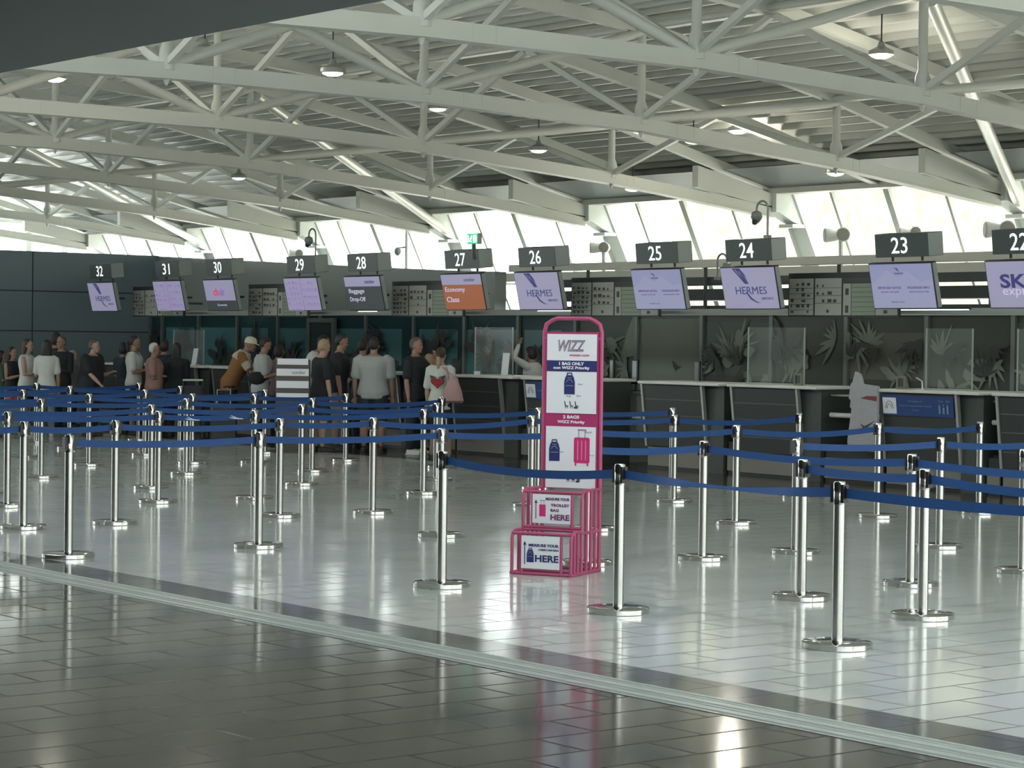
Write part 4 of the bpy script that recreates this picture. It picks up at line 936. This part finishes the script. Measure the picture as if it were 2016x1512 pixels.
    # ---- bottom
    m = MB(); torso(m, .010*h, .47, .57)
    zend = {'shorts': .30, 'trousers': .05, 'skirt': .28}[bottom]
    if bottom == 'skirt':
        m.rings([[V((rx*h*math.cos(a), rx*.85*h*math.sin(a), zf*h)) for a in [2*math.pi*i/20 for i in range(20)]] for zf, rx in ((.52, .10), (.42, .115), (zend, .135))])
    else:
        for s_ in (-1, 1):
            pts = [(s_*.050*h*sx, 0, .49*h), (s_*.056*h*sx, .005*h, .38*h), (s_*.057*h*sx, .004*h, .315*h)]; rr = [.060*h*w, .055*h*w, .050*h*w]
            if zend < .2: pts += [(s_*.058*h*sx, -.006*h, .20*h), (s_*.058*h*sx, -.006*h, .07*h)]; rr = [.060*h*w, .053*h*w, .044*h*w, .040*h*w, .036*h]
            limb(m, pts, rr)
    remesh(m.build(bottom, bot_m, t), .011, 4)
    for s_ in (-1, 1):
        m = MB(); limb(m, [(s_*.058*h*sx, -.024*h, .026*h), (s_*.062*h*sx, .035*h, .023*h), (s_*.068*h*sx, .090*h, .018*h)], [.023*h, .025*h, .018*h], flat=.95)
        m.box(s_*.062*h*sx-.022*h, s_*.062*h*sx+.024*h, -.044*h, .098*h, 0, .008*h)
        remesh(m.build('shoe', shoes or SHD, t), .009, 3)
    # ---- hair
    if hair:
        m = MB(); M_ = HM
        m.ell((0, -.010*h, .018*h), .048*h, .056*h, .058*h, 18, 12, M=M_)
        if hair == 'long':
            R = []
            for zf, rx, ry, yo in ((.05, .045, .045, -.016), (.0, .052, .045, -.020), (-.05, .054, .036, -.028), (-.09, .056, .028, -.032), (-.13, .052, .022, -.036), (-.165, .030, .015, -.038)):
                R.append([M_ @ V((rx*h*math.cos(a), yo*h+ry*h*math.sin(a), zf*h)) for a in [2*math.pi*i/16 for i in range(16)]])
            m.rings(R)
        elif hair == 'bob':
            m.ell((0, -.020*h, -.012*h), .054*h, .046*h, .058*h, 16, 9, M=M_)
        elif hair == 'ponytail':
            limb(m, [M_ @ V((0, -.055*h, .03*h)), M_ @ V((0, -.078*h, .0)), M_ @ V((0, -.074*h, -.07*h)), M_ @ V((0, -.066*h, -.13*h))], [.018*h, .020*h, .018*h, .008*h])
        elif hair == 'short': m.ell((0, -.024*h, .0), .046*h, .040*h, .042*h, 16, 9, M=M_)
        ho = m.build('hair', HR[hair_k], t)
        # keep the face free: carve the front by remesh and a boolean-free cut
        bm = bmesh.new(); bm.from_mesh(ho.data); inv = HM.inverted()
        for v in bm.verts:
            q = inv @ v.co
            lim = .030*h if q.z > .028*h else (.012*h if hair not in ('short', 'ponytail') else -.002*h)
            if q.z < .060*h and q.y > lim:
                q.y = lim-(q.y-lim)*.15
                if q.z < -.02*h and abs(q.x) < .03*h: q.y = min(q.y, -.015*h)
                v.co = HM @ q
        bm.to_mesh(ho.data); bm.free(); remesh(ho, .009, 3)
    if cap:
        m = MB(); m.lathe([(.052*h, .012*h), (.054*h, .025*h), (.050*h, .050*h), (.034*h, .070*h), (.005*h, .077*h)], 20, M=HM @ Matrix.Scale(1.12, 4, V((0, 1, 0))))
        c_ = m.build('cap', cap, t)
        m = MB(); m.prism([(a*h, b_*h) for a, b_ in [(-.040, .040), (-.034, .075), (-.018, .096), (.018, .096), (.034, .075), (.040, .040)]], lambda a, b_, q: HM @ V((a, b_, .016*h-.25*(b_-.04*h)+q)), 0, .006*h); m.build('brim', cap, c_)
    t['h'] = h
    return t, J, T, HM, h
R_, AW, CT, TC, LF = 51.7, 141.7, 90., 321.7, 231.7
rp = []
P_ = person
rp.append(P_('person at the left edge in dark green clothes with dark hair', 2, 690, 39.5, 70, 'shirt', GRN, 'trousers', BK, 'long', 'dark', 1, arms=(('h',), ('hold',)), female=True))
rp.append(P_('woman with long black hair in dark strap top and coral shorts near left edge', 24, 683, 39, 20, 'top', BK, 'shorts', CORAL, 'long', 'dark', 1, arms=(('hold',), ('hold',)), sleeve=0, female=True, w=.95))
rp.append(P_('woman with long brown hair in a sleeveless white top and black shorts, facing right', 53, 667, 38.2, 45, 'top', WT, 'shorts', BK, 'long', 'brown', 0, arms=(('cross',), ('hold',)), sleeve=0, female=True, shoes=SHW))
rp.append(P_('woman seen from behind in a white t-shirt and pale jeans with dark bob hair', 92, 669, 37.5, 150, 't_shirt', WT, 'trousers', JN, 'long', 'dark', 1, arms=(('hold',), ('h',)), female=True, w=.95, shoes=SHW))
rp.append(P_('tall person with dark bun hair behind the bearded man at left', 110, 654, 40.5, 120, 'shirt', DN, 'trousers', BK, 'bob', 'dark', 1, arms=(('hold',), ('hold',))))
rp.append(P_('bearded man in a black shirt facing the camera at left', 121, 661, 39.6, 300, 't_shirt', BK, 'trousers', DN, 'short', 'short', 1, arms=(('cross',), ('hold',)), sleeve=1))
rp.append(P_('small person in grey clothes between the bearded man and the man in black', 143, 690, 41.3, 40, 'shirt', mat('cloth_grey_mid', (.16, .17, .18), .8), 'trousers', DN, 'short', 'fair', 0, arms=(('hold',), ('h',))))
mB = P_('large man in a black t-shirt reaching his arm out to the right', 177, 668, 37.6, 35, 't_shirt', BK, 'trousers', BK, 'short', 'short', 0, w=1.5, belly=.03, arms=(('hold',), ('reach',)), lean=6)
rp.append(P_('person in dark clothes half hidden left of the woman with the crossbody bag', 243, 674, 39.5, 110, 'shirt', DN, 'trousers', BK, 'bob', 'dark', 1, arms=(('hold',), ('h',)), female=True))
wC = P_('woman in a white t-shirt with a black crossbody bag, dark hair tied up, facing right', 264, 661, 38.7, 52, 't_shirt', WT, 'shorts', BK, 'ponytail', 'dark', 1, arms=(('h',), ('hold',)), female=True, tlen=.05)
rp.append(P_('older white-haired woman in a pink sleeveless top with folded arms', 303, 675, 38, 52, 'top', PKC, 'skirt', OLV, 'short', 'white', 1, arms=(('cross',), ('cross',)), female=True, w=1.15, belly=.012))
rp.append(P_('slim dark-clothed person behind the white-haired woman', 324, 668, 39.5, 110, 'shirt', DN, 'trousers', BK, 'bob', 'dark', 1, arms=(('h',), ('h',)), female=True))
rp.append(P_('person in a long black coat with long dark hair left of the paper notice', 348, 675, 38.3, 130, 'coat', BK, 'trousers', BK, 'long', 'dark', 1, w=1.12, arms=(('h',), ('hold',)), sleeve=1, tlen=.16, female=True))
mC = P_('man in a pale cap and a cream and brown shirt leaning on the desk', 453, 662, 37.6, 52, 'shirt', [BRC, CRM], 'shorts', DN, None, 'dark', 1, w=1.12, lean=26, arms=(('desk',), ('desk',)), tlen=.03, cap=mat('cap_cream', (.62, .58, .47), .7), H=1.76)
mS = P_('man in a light tank-sleeved shirt wearing a black sling bag, head bowed', 513, 664, 36.2, 62, 't_shirt', GY, 'trousers', BK, 'short', 'dark', 1, arms=(('hold',), ('hold',)), lean=5, nod=22, w=1.05)
rp.append(P_('person with black hair behind the striped display stand', 549, 678, 36.8, 110, 'shirt', mat('cloth_mauve', (.14, .10, .11), .8), 'trousers', BK, 'bob', 'dark', 1, arms=(('hold',), ('hold',)), female=True))
rp.append(P_('dark-haired man in a white shirt bending behind the striped display stand', 602, 668, 35.6, 45, 'shirt', WT, 'trousers', DN, 'short', 'dark', 1, w=1.1, lean=22, arms=(('desk',), ('desk',)), H=1.78))
rp.append(P_('fair-haired man in a black t-shirt looking down to the right', 632, 668, 33.6, 80, 't_shirt', BK, 'shorts', DN, 'short', 'fair', 0, w=1.15, lean=3, nod=14, arms=(('h',), ('h',))))
rp.append(P_('tall dark-haired man in a black t-shirt right of the fair-haired man', 664, 657, 34.2, 55, 't_shirt', BK, 'shorts', BEG, 'short', 'dark', 1, w=1.12, lean=4, nod=14, arms=(('hold',), ('h',)), shoes=SHD))
rp.append(P_('person with dark hair hidden behind the broad man in the grey t-shirt', 714, 667, 34.8, 120, 'shirt', DN, 'trousers', BK, 'short', 'dark', 1, arms=(('hold',), ('h',))))
rp.append(P_('broad man in a light grey t-shirt standing with his back to the camera', 736, 664, 33.8, 132, 't_shirt', GY, 'shorts', DN, 'short', 'dark', 1, w=1.34, belly=.008, arms=(('h',), ('h',)), tlen=.03))
rp.append(P_('man in a black t-shirt touching his face, right of the broad man in grey', 818, 664, 33.2, 25, 't_shirt', BK, 'trousers', BK, 'short', 'short', 1, w=1.08, arms=(('face',), ('h',)), shoes=SHW))
rp.append(P_('short person with fair hair beside the woman in the heart shirt', 845, 697, 34.1, 100, 'shirt', DN, 'trousers', BK, 'short', 'fair', 0, arms=(('hold',), ('hold',))))
wH = P_('woman with a fair ponytail in a long white shirt with a red heart print', 868, 684, 32.8, 125, 't_shirt', WT, 'shorts', BK, 'ponytail', 'brown', 0, w=1.06, arms=(('h',), ('back',)), female=True, tlen=.06, sleeve=.6)
st = P_('staff member in a white shirt sitting behind desk 26, hand raised to the head', 1055, 682, 36.2, 200, 'shirt', WT, 'trousers', DN, 'bob', 'dark', 1, arms=(('up',), ('hold',)), lean=8, nod=10, female=True, sleeve=.9, group='staff behind the desks')
# heart print and bow
t, J, T, HM, h = wH
bk = lambda a, b_, q: T(V((a, -.098*h-q, b_)))
m = MB(); hp = []
for i in range(24):
    a = 2*math.pi*i/24; hp.append((.0052*16*math.sin(a)**3*1.2, .70*h-.03+.0052*(13*math.cos(a)-5*math.cos(2*a)-2*math.cos(3*a)-math.cos(4*a))))
m.prism(hp, bk, -.03, .012); m.build('heart_print', mat('heart_red', (.24, .02, .025), .6), t)
m = MB(); m.prism([(-.11, .745*h), (-.02, .728*h), (-.10, .715*h)], bk, -.03, .012); m.prism([(.11, .745*h), (.02, .728*h), (.10, .715*h)], bk, -.03, .012); m.build('bow_print', mat('bow_dark', (.05, .06, .05), .6), t)
m = MB(); limb(m, [HM @ V((0, -.078*h, -.02*h)), HM @ V((0, -.082*h, -.08*h)), HM @ V((0, -.076*h, -.15*h))], [.020*h, .020*h, .008*h]); remesh(m.build('blonde_hair_end', HR['fair'], t), .009, 2)['label'] = 'blonde end of the ponytail'
# tote bag carried on her shoulder
a = t.rotation_euler.z; L2Wm = Matrix.Translation(t.location) @ Matrix.Rotation(a, 4, 'Z')
p = L2Wm @ V((.165*h, -.22, .50*h))
b_ = thing('tote_bag', 'dusty pink tote bag hanging from the shoulder of the woman in the heart shirt', 'bag', p, a)
R = [[V((rx*math.cos(q), ry*math.sin(q), z)) for q in [2*math.pi*i/16 for i in range(16)]] for z, rx, ry in ((0, .15, .05), (.03, .165, .07), (.15, .14, .07), (.30, .085, .045), (.36, .07, .02))]
MB().rings(R).build('bag_body', mat('tote_pink', (.40, .25, .25), .7, noise=.08), b_); MB().rings([[V((rx*math.cos(q), ry*math.sin(q), z)) for q in [2*math.pi*i/16 for i in range(16)]] for z, rx, ry in ((-.005, .14, .05), (.025, .168, .073))]).build('bag_base', mat('tote_base', (.16, .10, .09), .7), b_)
for yy in (-.03, .03): MB().tube([V((-.06, yy, .33)), V((-.10, yy*.5, .50)), V((-.16, 0, .49+.01)), V((-.10, -yy*.5, .46)), V((.05, yy, .34))], .010, 6).build('strap', mat('tote_pink', (.40, .25, .25), .7), b_)
# sling bag of the bowed man, crossbody bag of the woman
def sling(tt, lab, side, zf, m_, big):
    t, J, T, HM, h = tt; a = t.rotation_euler.z; Mw = Matrix.Translation(t.location)
    b_ = thing('sling_bag', lab, 'bag', t.location.copy(), a, 'sling bags')
    sd = side
    pts = [T(V((-sd*.06*h, -.045*h, .845*h))), T(V((-sd*.085*h, -.085*h, .80*h))), T(V((-sd*.02*h, -.105*h, .72*h))), T(V((sd*.06*h, -.098*h, .64*h))), T(V((sd*.115*h, -.05*h, .585*h)))]
    MB().tube(pts, .012, 8, flat=.5).build('strap', m_, b_)
    pts2 = [T(V((-sd*.06*h, -.045*h, .845*h))), T(V((-sd*.07*h, .04*h, .835*h))), T(V((-sd*.02*h, .098*h, .74*h))), T(V((sd*.08*h, .085*h, .64*h))), T(V((sd*.12*h, .02*h, .59*h)))]
    MB().tube(pts2, .012, 8, flat=.5).build('strap', m_, b_)
    c = T(V((sd*.11*h, -.05*h, .61*h))); MB().ell((c.x, c.y, c.z), .05*big, .13*big, .09*big, 16, 10).build('pouch', m_, b_)
sling(mS, 'large black sling bag on the back of the bowed man in the light shirt', 1, .6, BK, 1.15); sling(wC, 'black crossbody strap and pouch worn by the woman in white beside the white-haired woman', -1, .6, BK, .6)
# things in the queue
def bagthing(name, lab, px, py, D, col_, sz, cat='bag'):
    p = onD(px, py, D); t = thing(name, lab, cat, (p.x, p.y, 0), math.radians(60)); a, b_, c = sz
    MB().box(-a/2, a/2, -b_/2, b_/2, .05, c).build('shell', col_, t, bevel=.03)
    for sx_ in (-1, 1): MB().lathe([(.001, -.01), (.025, -.01), (.025, .01), (.001, .01)], 12, M=Matrix.Translation(V((sx_*a*.38, 0, .026))) @ Matrix.Rotation(math.radians(90), 4, 'X')).build('wheel', BLACK, t)
    MB().tube([V((-a*.25, 0, c-.01)), V((-a*.25, 0, c+.22)), V((a*.25, 0, c+.22)), V((a*.25, 0, c-.01))], .009, 6).build('handle', TRIMG, t)
    for q in (-.25, 0, .25): MB().box(a*q-.008, a*q+.008, -b_/2-.006, -b_/2+.001, .1, c-.05).build('rib', col_, t)
bagthing('suitcase', 'dark upright suitcase beside the man in the brown shirt', 440, 840, 36.0, mat('case_dark', (.03, .035, .04), .4), (.42, .26, .62), 'suitcase')
bagthing('suitcase', 'grey green suitcase beside the woman in pale jeans', 22, 830, 36.8, mat('case_green', (.10, .16, .14), .4), (.42, .26, .60), 'suitcase')
bagthing('suitcase', 'dusty rose suitcase at the feet of the woman in the heart shirt', 868, 850, 32.0, mat('case_rose', (.22, .15, .14), .5), (.30, .2, .35), 'suitcase')
p = onD(383, 752, 36.6)
t = thing('folded_stroller', 'folded dark stroller with small white wheels beside desk 31', 'stroller', (p.x, p.y, 0), math.radians(50))
for x0 in (-.16, .16): MB().tube([V((x0, .25, .08)), V((x0, -.02, .55)), V((x0, -.15, .98))], .012, 8).build('frame_tube', DGREY, t)
for x0 in (-.18, .18):
    for y0 in (-.2, .25): MB().lathe([(.04, -.015), (.075, -.015), (.075, .015), (.04, .015)], 16, M=Matrix.Translation(V((x0, y0, .076))) @ Matrix.Rotation(math.radians(90), 4, 'Y')).build('wheel', SHD, t)
for x0 in (-.16, .16): MB().tube([V((x0, -.2, .08)), V((x0, .05, .5))], .012, 8).build('frame_tube', DGREY, t)
MB().prism([(-.1, .45), (.12, .40), (.05, .85), (-.12, .9)], lambda a, b_, q: V((q, a, b_)), -.15, .15).build('seat', mat('stroller_fabric', (.03, .035, .045), .8), t, bevel=.02)
MB().tube([V((-.16, -.15, .98)), V((.16, -.15, .98))], .016, 8).build('handle', SHW, t)
for o in bpy.data.objects:
    if 'h' in o.keys(): del o['h']
bpy.context.view_layer.update()
